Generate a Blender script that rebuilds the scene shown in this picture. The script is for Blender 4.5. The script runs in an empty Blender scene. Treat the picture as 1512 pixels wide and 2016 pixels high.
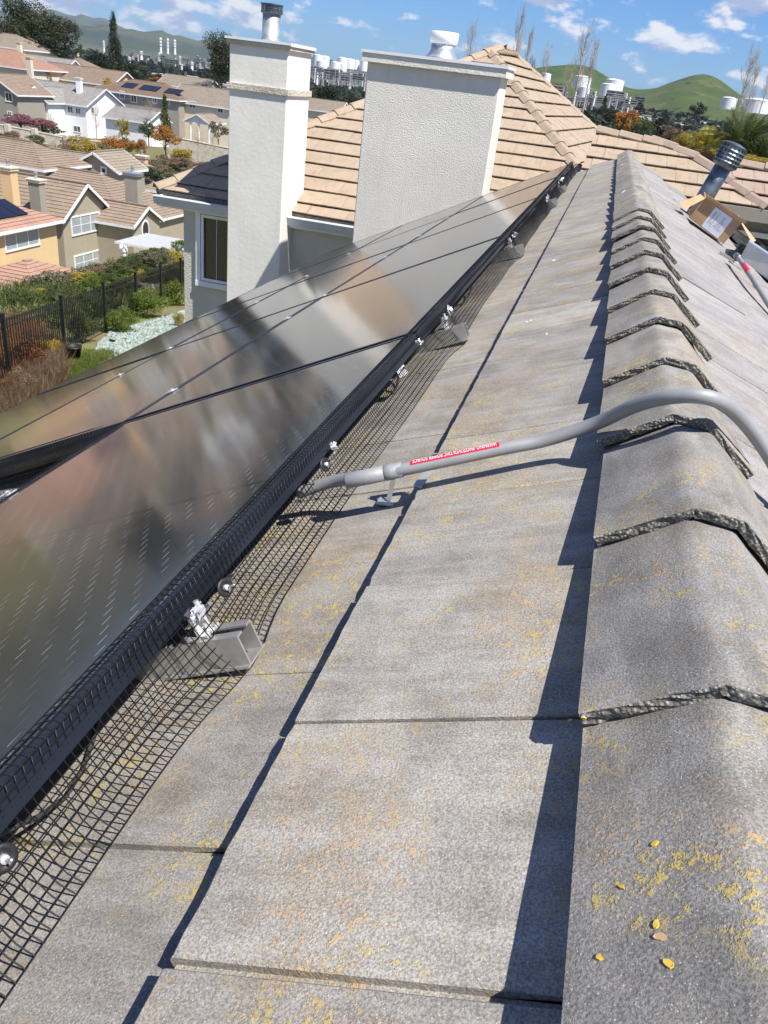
import bpy, bmesh, math, random
import numpy as np
from mathutils import Matrix, Vector, noise as mnoise
random.seed(7)
rng = np.random.default_rng(7)
scene = bpy.context.scene
COL = scene.collection
PI = math.pi

# ------------------------------------------------------------------ camera
FPX, YAW, PITCH, ROLL = 1540.0, math.radians(-11.67), math.radians(28.73), math.radians(-7.18)
CAM = np.array([-.19, 0.0, .41])
_f = np.array([math.sin(YAW)*math.cos(PITCH), math.cos(YAW)*math.cos(PITCH), -math.sin(PITCH)])
_r = np.array([math.cos(YAW), -math.sin(YAW), 0.0]); _d = np.cross(_f, _r)
RM = np.array([math.cos(ROLL)*_r+math.sin(ROLL)*_d, -math.sin(ROLL)*_r+math.cos(ROLL)*_d, _f])
cd = bpy.data.cameras.new('camera'); cam = bpy.data.objects.new('camera', cd); COL.objects.link(cam)
cd.sensor_fit = 'VERTICAL'; cd.sensor_height = 36; cd.lens = FPX/2016*36
cd.clip_start = .02; cd.clip_end = 60000
m = Matrix.Identity(4)
for i in range(3):
    m[i][0] = RM[0][i]; m[i][1] = -RM[1][i]; m[i][2] = -RM[2][i]; m[i][3] = CAM[i]
cam.matrix_world = m
scene.camera = cam

# ------------------------------------------------------------------ light and sky
SUN = Vector((.53, -.29, 1.0)).normalized()
SUN_EL = math.asin(SUN.z); SUN_AZ = math.atan2(SUN.x, SUN.y)
SKY_STRENGTH = .05
SUN_STRENGTH = 5.0
EXPOSURE = .74
scene.view_settings.view_transform = 'Standard'; scene.view_settings.look = 'None'
scene.view_settings.gamma = 1; scene.view_settings.exposure = EXPOSURE
scene.view_settings.use_curve_mapping = False
sd = bpy.data.lights.new('sun', 'SUN'); sd.energy = SUN_STRENGTH; sd.angle = math.radians(.5); sd.color = (1, .955, .88)
sun = bpy.data.objects.new('sun', sd); COL.objects.link(sun)
sun.rotation_euler = SUN.to_track_quat('Z', 'Y').to_euler()
sun.location = (20, -10, 40)

def N(nt, typ, **kw):
    n = nt.nodes.new(typ)
    for k, v in kw.items():
        if k.startswith('i_'):
            n.inputs[k[2:].replace('_', ' ')].default_value = v
        else: setattr(n, k, v)
    return n

W = bpy.data.worlds.new('World'); scene.world = W; W.use_nodes = True
nt = W.node_tree; nt.nodes.clear(); L = nt.links.new
out = N(nt, 'ShaderNodeOutputWorld'); bg = N(nt, 'ShaderNodeBackground'); bg.inputs[1].default_value = 1
sky = N(nt, 'ShaderNodeTexSky', sky_type='NISHITA', sun_disc=False, sun_elevation=SUN_EL, sun_rotation=SUN_AZ,
        altitude=50, air_density=1.0, dust_density=.3, ozone_density=2.5)
def MATH(nt, op, a, b=None, c=None, clamp=False):
    n = nt.nodes.new('ShaderNodeMath'); n.operation = op; n.use_clamp = clamp
    for i, v in enumerate((a, b, c)):
        if v is None: continue
        if isinstance(v, (int, float)): n.inputs[i].default_value = v
        else: nt.links.new(v, n.inputs[i])
    return n.outputs[0]
def MIX(nt, fac, a, b, mode='MIX'):
    n = nt.nodes.new('ShaderNodeMix'); n.data_type = 'RGBA'; n.blend_type = mode
    for i, v in ((0, fac), (6, a), (7, b)):
        if isinstance(v, (int, float)): n.inputs[i].default_value = v
        elif isinstance(v, tuple): n.inputs[i].default_value = v if len(v) == 4 else (*v, 1)
        else: nt.links.new(v, n.inputs[i])
    return n.outputs[2]
def SS(nt, v, lo, hi):
    n = nt.nodes.new('ShaderNodeMapRange'); n.interpolation_type = 'SMOOTHSTEP'
    nt.links.new(v, n.inputs[0]); n.inputs[1].default_value = lo; n.inputs[2].default_value = hi
    return n.outputs[0]
geo = N(nt, 'ShaderNodeTexCoord'); sep = N(nt, 'ShaderNodeSeparateXYZ'); L(geo.outputs['Generated'], sep.inputs[0])
azn = MATH(nt, 'ARCTAN2', sep.outputs[0], sep.outputs[1])
eln = MATH(nt, 'ARCSINE', sep.outputs[2])
azd = MATH(nt, 'MULTIPLY', azn, 57.2958); eld = MATH(nt, 'MULTIPLY', eln, 57.2958)
def cloudmask(deloff):
    e = MATH(nt, 'ADD', eld, deloff)
    # clouds laid out in bearing / height above the horizon, in degrees
    cx = N(nt, 'ShaderNodeCombineXYZ'); L(MATH(nt, 'MULTIPLY', azd, .30), cx.inputs[0]); L(MATH(nt, 'MULTIPLY', e, .62), cx.inputs[1])
    n1 = N(nt, 'ShaderNodeTexNoise', i_Scale=1.0, i_Detail=7.0, i_Roughness=.56); L(cx.outputs[0], n1.inputs['Vector'])
    cx2 = N(nt, 'ShaderNodeCombineXYZ'); L(MATH(nt, 'MULTIPLY', azd, .055), cx2.inputs[0]); L(MATH(nt, 'MULTIPLY', e, .16), cx2.inputs[1]); cx2.inputs[2].default_value = 3.7
    n2 = N(nt, 'ShaderNodeTexNoise', i_Scale=1.0, i_Detail=2.0); L(cx2.outputs[0], n2.inputs['Vector'])
    v = MATH(nt, 'MULTIPLY', n1.outputs[0], 1.0)
    v = MATH(nt, 'ADD', v, MATH(nt, 'MULTIPLY', MATH(nt, 'SUBTRACT', n2.outputs[0], .5), .35))
    acc = None
    for (a, el, ra, re, s) in CLOUDS:
        dx = MATH(nt, 'DIVIDE', MATH(nt, 'SUBTRACT', azd, a), ra)
        dy = MATH(nt, 'DIVIDE', MATH(nt, 'SUBTRACT', e, el), re)
        # flat base: steeper falloff below
        dy2 = MATH(nt, 'MULTIPLY', dy, dy)
        q = MATH(nt, 'ADD', MATH(nt, 'MULTIPLY', dx, dx), dy2)
        g = MATH(nt, 'MULTIPLY', MATH(nt, 'EXPONENT', MATH(nt, 'MULTIPLY', q, -1.0)), s)
        acc = g if acc is None else MATH(nt, 'ADD', acc, g)
    return MATH(nt, 'ADD', v, acc)
CLOUDS = [(-15.6, 6.2, 2.2, 1.1, .30), (-11.8, 7.5, 1.3, .6, .2), (-7.2, 6.5, 2.0, 1.1, .28), (-6.6, 8.8, 1.6, .5, .2),
          (.0, 7.6, 2.6, .9, .30), (2.6, 8.3, 1.5, .5, .24), (5.2, 7.3, 2.0, 1.3, .30), (7.8, 6.6, 1.6, 1.1, .3), (7.0, 9.8, 1.2, .5, .25),
          (1.9, 3.9, 1.6, .55, .26), (-27, 4.6, 8.0, 2.6, .16), (-37, 3.6, 8.0, 2.6, .16), (-20.5, 5.6, 3.0, 1.3, .15), (-24, 7.5, 3.0, .7, .16),
          (60, 14, 20, 5, .2), (120, 10, 25, 4, .2), (-90, 9, 25, 5, .2), (170, 12, 20, 6, .2), (-140, 10, 22, 5, .2)]
base = cloudmask(0.0); up = cloudmask(.55)
mask = SS(nt, base, .535, .66)
lit = SS(nt, MATH(nt, 'SUBTRACT', base, up), -.10, .075)
lowfade = SS(nt, eld, -.5, 2.0)
mask = MATH(nt, 'MULTIPLY', mask, lowfade)
cloudcol = MIX(nt, lit, (5.4, 6.2, 9.0), (11.5, 11.5, 11.9))
bluer = MIX(nt, 1.0, sky.outputs[0], (.56, .93, 1.58), 'MULTIPLY')
skycol = MIX(nt, MATH(nt, 'MULTIPLY', mask, .92), bluer, cloudcol)
veil = N(nt, 'ShaderNodeVectorMath', operation='SCALE'); L(skycol, veil.inputs[0]); veil.inputs[3].default_value = SKY_STRENGTH
L(veil.outputs[0], bg.inputs[0]); L(bg.outputs[0], out.inputs[0])

# ------------------------------------------------------------------ helpers
def ray(x, y):
    return RM.T @ np.array([(x-756)/FPX, (y-1008)/FPX, 1.])
def atX(x, y, X): r = ray(x, y); return CAM + r*(X-CAM[0])/r[0]
def atY(x, y, Y): r = ray(x, y); return CAM + r*Y/r[1]
def atD(x, y, D): r = ray(x, y); return CAM + r*D/np.hypot(r[0], r[1])
def onP(x, y, P0, n):
    r = ray(x, y); P0 = np.array(P0, float); n = np.array(n, float)
    return CAM + r*np.dot(P0-CAM, n)/np.dot(r, n)

def tag(o, label=None, cat=None, group=None, kind=None):
    if label: o['label'] = label
    if cat: o['category'] = cat
    if group: o['group'] = group
    if kind: o['kind'] = kind
    return o
def empty(name, loc=(0, 0, 0), label=None, cat=None, group=None):
    o = bpy.data.objects.new(name, None); COL.objects.link(o); o.location = loc; o.empty_display_size = .1
    return tag(o, label, cat, group)
def link(name, me, mat=None, parent=None, smooth=False):
    if mat is not None and not me.materials: me.materials.append(mat)
    o = bpy.data.objects.new(name, me); COL.objects.link(o)
    if parent is not None:
        o.parent = parent
        # everything is authored in world space: undo the parent's offset
        o.matrix_parent_inverse = Matrix.Translation(-world_loc(parent))
    return o
def world_loc(o):
    v = Vector((0, 0, 0))
    while o is not None:
        v += Vector(o.location); 
        if o.parent is not None: v -= world_loc(o.parent)
        o = o.parent
    return v
class MB:
    def __init__(s): s.v = []; s.f = []; s.sm = False
    def quadstrip(s, A, B):
        n0 = len(s.v); s.v += list(A)+list(B); k = len(A)
        for i in range(k-1): s.f.append((n0+i, n0+i+1, n0+k+i+1, n0+k+i))
    def face(s, pts): n = len(s.v); s.v += [tuple(p) for p in pts]; s.f.append(tuple(range(n, n+len(pts))))
    def box(s, lo, hi, M=None):
        x0, y0, z0 = lo; x1, y1, z1 = hi; n = len(s.v)
        P = [(x0, y0, z0), (x1, y0, z0), (x1, y1, z0), (x0, y1, z0), (x0, y0, z1), (x1, y0, z1), (x1, y1, z1), (x0, y1, z1)]
        if M is not None: P = [tuple(M @ Vector(p)) for p in P]
        s.v += P
        for q in ((3, 2, 1, 0), (4, 5, 6, 7), (0, 1, 5, 4), (1, 2, 6, 5), (2, 3, 7, 6), (3, 0, 4, 7)): s.f.append(tuple(n+i for i in q))
        return s
    def bar(s, a, b, w, h, up=(0, 0, 1)):
        a = Vector(a); b = Vector(b); t = (b-a).normalized(); u = Vector(up); sx = t.cross(u).normalized()*w/2; sy = sx.normalized().cross(t)*h/2
        n = len(s.v)
        for p in (a, b): s.v += [tuple(p-sx-sy), tuple(p+sx-sy), tuple(p+sx+sy), tuple(p-sx+sy)]
        for q in ((0, 1, 2, 3), (7, 6, 5, 4), (0, 4, 5, 1), (1, 5, 6, 2), (2, 6, 7, 3), (3, 7, 4, 0)): s.f.append(tuple(n+i for i in q))
        return s
    def tube(s, path, r, k=8, cap=True, radii=None):
        P = [Vector(p) for p in path]; n0 = len(s.v); prev = None
        for i, p in enumerate(P):
            t = (P[min(i+1, len(P)-1)]-P[max(i-1, 0)]).normalized()
            if prev is None:
                u = Vector((0, 0, 1)) if abs(t.z) < .9 else Vector((1, 0, 0)); a = t.cross(u).normalized()
            else: a = (prev - t*prev.dot(t)).normalized()
            prev = a; b = t.cross(a); rr = radii[i] if radii else r
            for j in range(k):
                th = 2*PI*j/k; s.v.append(tuple(p+a*(rr*math.cos(th))+b*(rr*math.sin(th))))
        for i in range(len(P)-1):
            for j in range(k):
                j2 = (j+1) % k; s.f.append((n0+i*k+j, n0+i*k+j2, n0+(i+1)*k+j2, n0+(i+1)*k+j))
        if cap:
            s.f.append(tuple(n0+j for j in range(k))[::-1]); s.f.append(tuple(n0+(len(P)-1)*k+j for j in range(k)))
        return s
    def lathe(s, prof, c, k=20, M=None):
        n0 = len(s.v)
        for (r, z) in prof:
            for j in range(k):
                th = 2*PI*j/k; p = Vector((r*math.cos(th), r*math.sin(th), z))
                if M is not None: p = M @ p
                s.v.append((c[0]+p[0], c[1]+p[1], c[2]+p[2]))
        for i in range(len(prof)-1):
            for j in range(k):
                j2 = (j+1) % k; s.f.append((n0+i*k+j, n0+i*k+j2, n0+(i+1)*k+j2, n0+(i+1)*k+j))
        s.f.append(tuple(n0+j for j in range(k))[::-1]); s.f.append(tuple(n0+(len(prof)-1)*k+j for j in range(k)))
        return s
    def mesh(s, name, smooth=False):
        me = bpy.data.meshes.new(name); me.from_pydata([tuple(map(float, p)) for p in s.v], [], s.f); me.update()
        if smooth: me.polygons.foreach_set('use_smooth', [True]*len(me.polygons))
        return me
    def build(s, name, mat, parent=None, smooth=False):
        return link(name, s.mesh(name, smooth), mat, parent)
def npmesh(name, V, F, smooth=False):
    """V (n,3), F (m,k) numpy"""
    me = bpy.data.meshes.new(name); n, k = F.shape
    me.vertices.add(len(V)); me.vertices.foreach_set('co', np.asarray(V, np.float32).ravel())
    me.loops.add(n*k); me.loops.foreach_set('vertex_index', F.astype(np.int32).ravel())
    me.polygons.add(n); me.polygons.foreach_set('loop_start', np.arange(0, n*k, k, dtype=np.int32)); me.polygons.foreach_set('loop_total', np.full(n, k, np.int32))
    if smooth: me.polygons.foreach_set('use_smooth', np.ones(n, bool))
    me.update(); me.validate(); return me

# ------------------------------------------------------------------ materials
def newmat(name):
    m = bpy.data.materials.new(name); m.use_nodes = True; nt = m.node_tree
    b = nt.nodes['Principled BSDF']; return m, nt, b
def bump(nt, b, h, strength=.5, dist=.01):
    n = nt.nodes.new('ShaderNodeBump'); n.inputs['Strength'].default_value = strength; n.inputs['Distance'].default_value = dist
    nt.links.new(h, n.inputs['Height']); nt.links.new(n.outputs[0], b.inputs['Normal'])
def pos(nt, scale=(1, 1, 1), obj=False, rot=(0, 0, 0)):
    if obj: c = nt.nodes.new('ShaderNodeTexCoord').outputs['Object']
    else: c = nt.nodes.new('ShaderNodeNewGeometry').outputs['Position']
    mp = nt.nodes.new('ShaderNodeMapping'); nt.links.new(c, mp.inputs[0]); mp.inputs['Scale'].default_value = scale; mp.inputs['Rotation'].default_value = rot
    return mp.outputs[0]
def noise(nt, vec, scale, detail=4, rough=.6, out=0):
    n = nt.nodes.new('ShaderNodeTexNoise'); n.inputs['Scale'].default_value = scale; n.inputs['Detail'].default_value = detail; n.inputs['Roughness'].default_value = rough
    nt.links.new(vec, n.inputs['Vector']); return n.outputs[out]
def voro(nt, vec, scale, feature='F1', out='Distance'):
    n = nt.nodes.new('ShaderNodeTexVoronoi'); n.feature = feature; n.inputs['Scale'].default_value = scale
    nt.links.new(vec, n.inputs['Vector']); return n.outputs[out]
def orand(nt): return nt.nodes.new('ShaderNodeObjectInfo').outputs['Random']

def simple(name, col, rough=.7, metal=0, var=.12, nscale=6, bumpv=0, bscale=60, spec=.5, randv=0):
    m, nt, b = newmat(name); p = pos(nt)
    n = noise(nt, p, nscale, 5)
    c0 = tuple(x*(1-var) for x in col); c1 = tuple(min(1, x*(1+var)) for x in col)
    c = MIX(nt, SS(nt, n, .3, .7), c0, c1)
    if randv:
        r = orand(nt); c = MIX(nt, 1.0, c, MIX(nt, r, tuple([1-randv]*3), tuple([1+randv*.6]*3)), 'MULTIPLY')
    nt.links.new(c, b.inputs['Base Color']); b.inputs['Roughness'].default_value = rough; b.inputs['Metallic'].default_value = metal
    b.inputs['Specular IOR Level'].default_value = spec
    if bumpv: bump(nt, b, noise(nt, p, bscale, 3), bumpv, .005)
    return m

def tile_mat(name, dark, mid, light, lichen=1.0, streak=(3.5, 22, 3.5)):
    m, nt, b = newmat(name); p = pos(nt)
    grain = noise(nt, p, 420, 2, .7); blot = noise(nt, p, 9, 6, .62); big = noise(nt, p, 1.7, 3)
    st = noise(nt, pos(nt, streak), 1.6, 6, .65)
    c = MIX(nt, SS(nt, blot, .34, .66), dark, mid)
    c = MIX(nt, MATH(nt, 'MULTIPLY', SS(nt, st, .40, .72), .5), c, light)
    c = MIX(nt, MATH(nt, 'MULTIPLY', SS(nt, noise(nt, pos(nt, (1, 1, 1)), 24, 5, .7), .52, .72), .45), c, tuple(x*.62 for x in mid))
    # brown-ochre film of algae
    film = MATH(nt, 'MULTIPLY', SS(nt, noise(nt, p, 4.2, 5, .7), .48, .68), .36)
    c = MIX(nt, film, c, (.21, .155, .085))
    g = SS(nt, grain, .28, .72)
    c = MIX(nt, 1.0, c, MIX(nt, g, (.62, .62, .62), (1.32, 1.32, 1.34)), 'MULTIPLY')
    # bright quartz specks
    sp = voro(nt, p, 260); c = MIX(nt, MATH(nt, 'MULTIPLY', SS(nt, MATH(nt, 'MULTIPLY', sp, -1), -.20, -.08), .5), c, (.8, .8, .78))
    # lichen: ragged patches broken into small rosettes
    cl = SS(nt, noise(nt, p, 4.6, 3, .55), .47, .58)
    rag = noise(nt, p, 48, 5, .72); fine = noise(nt, p, 170, 3, .75)
    ros = SS(nt, MATH(nt, 'ADD', rag, MATH(nt, 'MULTIPLY', MATH(nt, 'SUBTRACT', fine, .5), .9)), .53, .66)
    lm = MATH(nt, 'MULTIPLY', MATH(nt, 'MULTIPLY', cl, ros), .72*lichen)
    lc = MIX(nt, SS(nt, noise(nt, p, 8, 2), .44, .58), (.52, .40, .10), (.46, .31, .17))
    c = MIX(nt, lm, c, lc)
    cl2 = SS(nt, noise(nt, pos(nt, (1.3, 1.1, 1)), 6.5, 4, .7), .50, .68)
    fuzz = MATH(nt, 'MULTIPLY', MATH(nt, 'MULTIPLY', cl2, SS(nt, noise(nt, p, 75, 5, .8), .47, .64)), .62*lichen)
    c = MIX(nt, fuzz, c, (.42, .30, .115))
    r = orand(nt); c = MIX(nt, 1.0, c, MIX(nt, r, (.84, .84, .86), (1.07, 1.06, 1.04)), 'MULTIPLY')
    nt.links.new(c, b.inputs['Base Color']); b.inputs['Roughness'].default_value = .88; b.inputs['Specular IOR Level'].default_value = .35
    h = MATH(nt, 'ADD', grain, MATH(nt, 'MULTIPLY', blot, 2.0)); h = MATH(nt, 'ADD', h, MATH(nt, 'MULTIPLY', lm, 1.0))
    bump(nt, b, h, .55, .0016)
    return m
M = {}
M['tile'] = tile_mat('grey_concrete_tile', (.215, .20, .175), (.315, .297, .265), (.41, .393, .36))
M['tile_r'] = tile_mat('grey_concrete_tile_weather_side', (.23, .217, .212), (.30, .287, .28), (.37, .357, .35), .12)
M['cap'] = tile_mat('grey_ridge_tile', (.18, .172, .155), (.275, .262, .24), (.385, .375, .355), 1.1, (14, 3, 6))
def edge_mat():
    m, nt, b = newmat('broken_aggregate'); p = pos(nt)
    v = voro(nt, p, 210); n = noise(nt, p, 160, 4, .8)
    c = MIX(nt, SS(nt, v, .1, .6), (.33, .32, .295), (.12, .115, .10)); c = MIX(nt, SS(nt, n, .62, .85), c, (.34, .33, .31))
    c = MIX(nt, MATH(nt, 'MULTIPLY', SS(nt, noise(nt, p, 22, 2), .68, .78), .6), c, (.42, .34, .10))
    nt.links.new(c, b.inputs['Base Color']); b.inputs['Roughness'].default_value = .95
    bump(nt, b, MATH(nt, 'ADD', n, MATH(nt, 'MULTIPLY', v, -1.5)), .8, .003); return m
M['edge'] = edge_mat()
M['mortar'] = simple('ridge_mortar', (.17, .16, .145), .95, bumpv=1, bscale=90, nscale=30, var=.4)

def tan_mat(name, a, bcol, c2, lo=0):
    m, nt, b = newmat(name); p = pos(nt); r = orand(nt)
    c = MIX(nt, r, a, bcol); c = MIX(nt, SS(nt, noise(nt, p, 5, 5, .7), .45, .72), c, c2)
    c = MIX(nt, MATH(nt, 'MULTIPLY', SS(nt, noise(nt, pos(nt, (9, 1.5, 1.5)), 1.5, 5, .7), .5, .72), .5), c, tuple(x*.62 for x in bcol))
    nt.links.new(c, b.inputs['Base Color']); b.inputs['Roughness'].default_value = .85; b.inputs['Specular IOR Level'].default_value = .35
    bump(nt, b, noise(nt, p, 60, 4), .4, .004); return m
M['tan'] = tan_mat('tan_concrete_tile', (.36, .282, .21), (.335, .262, .192), (.29, .222, .15))
M['pink'] = tan_mat('pinkish_concrete_tile', (.34, .262, .215), (.30, .225, .182), (.28, .205, .16))
def stucco(name, col, sc=55, st=.8, dirt=.1):
    m, nt, b = newmat(name); p = pos(nt)
    c = MIX(nt, SS(nt, noise(nt, p, 1.4, 4), .3, .7), tuple(x*(1-dirt) for x in col), col)
    c = MIX(nt, MATH(nt, 'MULTIPLY', SS(nt, noise(nt, pos(nt, (4, 4, .4)), 2, 5, .7), .50, .78), .42), c, tuple(x*.72 for x in col))
    nt.links.new(c, b.inputs['Base Color']); b.inputs['Roughness'].default_value = .9; b.inputs['Specular IOR Level'].default_value = .25
    n1 = noise(nt, pos(nt, (1, 1, 1.15)), sc, 4, .55); n1 = SS(nt, n1, .38, .62)
    bump(nt, b, MATH(nt, 'ADD', n1, noise(nt, p, sc*.25, 2)), st, .010); return m
M['stucco_rough'] = stucco('heavy_dash_stucco', (.78, .745, .66), 60, .32)
M['stucco'] = stucco('smooth_stucco', (.76, .74, .68), 16, .09, .08)
M['stucco_wall'] = stucco('wall_stucco', (.56, .55, .48), 30, .4)
M['stucco_trim'] = stucco('trim_stucco', (.62, .57, .47), 40, .6, .3)
M['white'] = simple('white_paint', (.74, .75, .76), .45, nscale=3, var=.05)
M['blueish'] = simple('gutter_paint', (.50, .52, .55), .4, nscale=4, var=.06)
M['galv'] = simple('galvanised_sheet', (.50, .53, .55), .42, .75, nscale=9, var=.25)
M['galv_dark'] = simple('weathered_galvanised_sheet', (.16, .19, .22), .4, .7, nscale=8, var=.45)
M['alu'] = simple('bare_aluminium', (.46, .455, .44), .36, .6, nscale=30, var=.12, bumpv=.1)
M['steel'] = simple('stainless_clip', (.78, .78, .78), .3, .6, nscale=30, var=.1)
M['blackmetal'] = simple('black_anodised_frame', (.016, .021, .034), .32, .3, var=.2)
M['wire'] = simple('black_coated_wire', (.012, .012, .014), .38, .1, var=.2, spec=.25)
M['plastic'] = simple('black_plastic', (.013, .013, .014), .5, 0)
M['rubber'] = simple('black_rubber', (.03, .03, .032), .7, 0)
M['conduit'] = simple('grey_flexible_conduit', (.27, .275, .28), .55, .15, nscale=14, var=.08)
M['iron'] = simple('black_iron_paint', (.012, .013, .014), .4, .2)
def glass_mat():
    m, nt, b = newmat('window_glass'); b.inputs['Base Color'].default_value = (.02, .026, .03, 1); b.inputs['Roughness'].default_value = .04
    b.inputs['Specular IOR Level'].default_value = .9; return m
M['glass'] = glass_mat()
def blind_mat():
    m, nt, b = newmat('window_with_blinds'); p = pos(nt)
    w = nt.nodes.new('ShaderNodeTexWave'); w.bands_direction = 'Z'; w.inputs['Scale'].default_value = 3.2; nt.links.new(p, w.inputs[0])
    c = MIX(nt, w.outputs[1], (.20, .24, .25), (.42, .46, .46)); nt.links.new(c, b.inputs['Base Color'])
    b.inputs['Roughness'].default_value = .5; b.inputs['Coat Weight'].default_value = 1; b.inputs['Coat Roughness'].default_value = .03; return m
M['blind'] = blind_mat()
def panel_mat():
    m, nt, b = newmat('solar_cells'); tc = nt.nodes.new('ShaderNodeTexCoord').outputs['Object']
    s = nt.nodes.new('ShaderNodeSeparateXYZ'); nt.links.new(tc, s.inputs[0])
    # fine wires run along the panel's long side (object y); their short glints painted into the colour, broken like bricks
    wx = MATH(nt, 'FRACT', MATH(nt, 'MULTIPLY', s.outputs[0], 1/.0155))
    line = SS(nt, MATH(nt, 'MULTIPLY', MATH(nt, 'ABSOLUTE', MATH(nt, 'SUBTRACT', wx, .5)), -1), -.050, -.025)
    row = MATH(nt, 'FLOOR', MATH(nt, 'MULTIPLY', s.outputs[0], 1/.0155))
    ph = MATH(nt, 'MULTIPLY', MATH(nt, 'MODULO', row, 3.0), .333)
    wy = MATH(nt, 'FRACT', MATH(nt, 'ADD', MATH(nt, 'MULTIPLY', s.outputs[1], 1/.078), ph))
    dash = MATH(nt, 'MULTIPLY', line, SS(nt, wy, .70, .74))
    jit = SS(nt, noise(nt, tc, 8, 2), .4, .62)
    hair = MATH(nt, 'MULTIPLY', line, .15)
    cm = MATH(nt, 'ABSOLUTE', s.outputs[1]); mid = SS(nt, MATH(nt, 'MULTIPLY', cm, -1), -.0075, -.0055)
    c = MIX(nt, SS(nt, noise(nt, tc, 2.2, 3), .3, .7), (.012, .013, .016), (.022, .021, .022))
    c = MIX(nt, hair, c, (.10, .10, .11)); c = MIX(nt, MATH(nt, 'MULTIPLY', dash, MATH(nt, 'ADD', MATH(nt, 'MULTIPLY', jit, .45), .08)), c, (.55, .55, .58))
    c = MIX(nt, mid, c, (.004, .004, .005))
    dust = noise(nt, tc, 900, 2, .7); c = MIX(nt, MATH(nt, 'MULTIPLY', SS(nt, dust, .55, .8), .07), c, (.28, .26, .23))
    big = noise(nt, tc, 3.0, 4, .6)
    nt.links.new(c, b.inputs['Base Color']); b.inputs['IOR'].default_value = 1.85; b.inputs['Specular IOR Level'].default_value = .5
    rr = nt.nodes.new('ShaderNodeMapRange'); nt.links.new(big, rr.inputs[0]); rr.inputs[3].default_value = .075; rr.inputs[4].default_value = .115
    nt.links.new(rr.outputs[0], b.inputs['Roughness'])
    b.inputs['Coat Weight'].default_value = 0.0; b.inputs['Coat Roughness'].default_value = .13; b.inputs['Coat IOR'].default_value = 1.55
    bump(nt, b, noise(nt, tc, 7, 2), .05, .004)
    return m
M['cells'] = panel_mat()
def leaf_mat(name, a, b2, tr=.25):
    m, nt, b = newmat(name); p = pos(nt); r = orand(nt)
    n = nt.nodes.new('ShaderNodeTexWhiteNoise'); n.noise_dimensions = '3D'
    g = nt.nodes.new('ShaderNodeNewGeometry')
    nn = noise(nt, p, 1.3, 3); nf = noise(nt, p, 9, 2)
    c = MIX(nt, SS(nt, nn, .38, .62), a, b2); c = MIX(nt, SS(nt, nf, .35, .7), tuple(x*.7 for x in a), c)
    c = MIX(nt, 1.0, c, MIX(nt, r, (.85, .88, .85), (1.12, 1.08, 1.0)), 'MULTIPLY')
    nt.links.new(c, b.inputs['Base Color']); b.inputs['Roughness'].default_value = .6
    b.inputs['Specular IOR Level'].default_value = .3
    t = nt.nodes.new('ShaderNodeBsdfTranslucent'); nt.links.new(c, t.inputs[0])
    mx = nt.nodes.new('ShaderNodeMixShader'); mx.inputs[0].default_value = tr
    nt.links.new(b.outputs[0], mx.inputs[1]); nt.links.new(t.outputs[0], mx.inputs[2]); nt.links.new(mx.outputs[0], nt.nodes['Material Output'].inputs[0])
    return m
M['leaf_euc'] = leaf_mat('eucalyptus_leaves', (.050, .060, .026), (.085, .088, .036))
M['leaf_dark'] = leaf_mat('dark_evergreen_leaves', (.030, .042, .022), (.055, .070, .032))
M['leaf_green'] = leaf_mat('bright_green_leaves', (.12, .19, .028), (.24, .29, .05), .35)
M['leaf_mid'] = leaf_mat('mid_green_leaves', (.07, .10, .03), (.13, .15, .04), .3)
M['leaf_grey'] = leaf_mat('grey_green_leaves', (.15, .155, .095), (.22, .21, .13), .25)
M['leaf_orange'] = leaf_mat('orange_leaves', (.36, .155, .03), (.50, .26, .04), .3)
M['leaf_yellow'] = leaf_mat('yellow_leaves', (.36, .30, .05), (.50, .36, .06), .3)
M['leaf_red'] = leaf_mat('red_bronze_leaves', (.22, .085, .04), (.33, .16, .07), .3)
M['leaf_pink'] = leaf_mat('pink_blossom', (.26, .09, .12), (.36, .16, .16), .3)
M['leaf_brown'] = leaf_mat('dry_brown_twigs', (.20, .13, .085), (.29, .21, .14), .2)
M['bark'] = simple('bark', (.17, .13, .095), .9, var=.3, nscale=8)
M['twig'] = simple('bare_pale_twigs', (.36, .31, .25), .9, var=.2, nscale=8)
M['wallwhite'] = stucco('white_house_stucco', (.80, .81, .82), 5, .1, .05)
M['yellow'] = stucco('yellow_house_stucco', (.66, .48, .26), 5, .1, .06)
M['olive'] = stucco('olive_house_stucco', (.36, .32, .24), 5, .1, .06)
M['peach'] = stucco('peach_house_stucco', (.66, .42, .28), 5, .1, .06)
M['cream'] = stucco('cream_house_stucco', (.68, .60, .46), 5, .1, .06)
M['greybeige'] = stucco('grey_beige_house_stucco', (.32, .295, .25), 5, .1, .06)
def farroof(name, col):
    m, nt, b = newmat(name); p = pos(nt)
    c = MIX(nt, SS(nt, noise(nt, p, 1.1, 4), .3, .7), tuple(x*.82 for x in col), col)
    c = MIX(nt, MATH(nt, 'MULTIPLY', SS(nt, noise(nt, pos(nt, (3.3, 3.3, 1)), 1.0, 1), .62, .66), .35), c, tuple(min(1, x*1.5) for x in col))
    nt.links.new(c, b.inputs['Base Color']); b.inputs['Roughness'].default_value = .85; bump(nt, b, noise(nt, p, 20, 3), .4, .02); return m
M['roof_tan'] = farroof('far_tan_roof', (.25, .188, .14)); M['roof_tan2'] = farroof('far_beige_roof', (.27, .225, .175)); M['roof_brown'] = farroof('far_brown_roof', (.21, .145, .10))
M['roof_pink'] = farroof('far_pink_roof', (.36, .215, .155)); M['roof_grey'] = farroof('far_grey_roof', (.27, .26, .24))
M['concrete'] = simple('old_concrete_wall', (.36, .33, .28), .9, var=.2, nscale=2)
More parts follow.
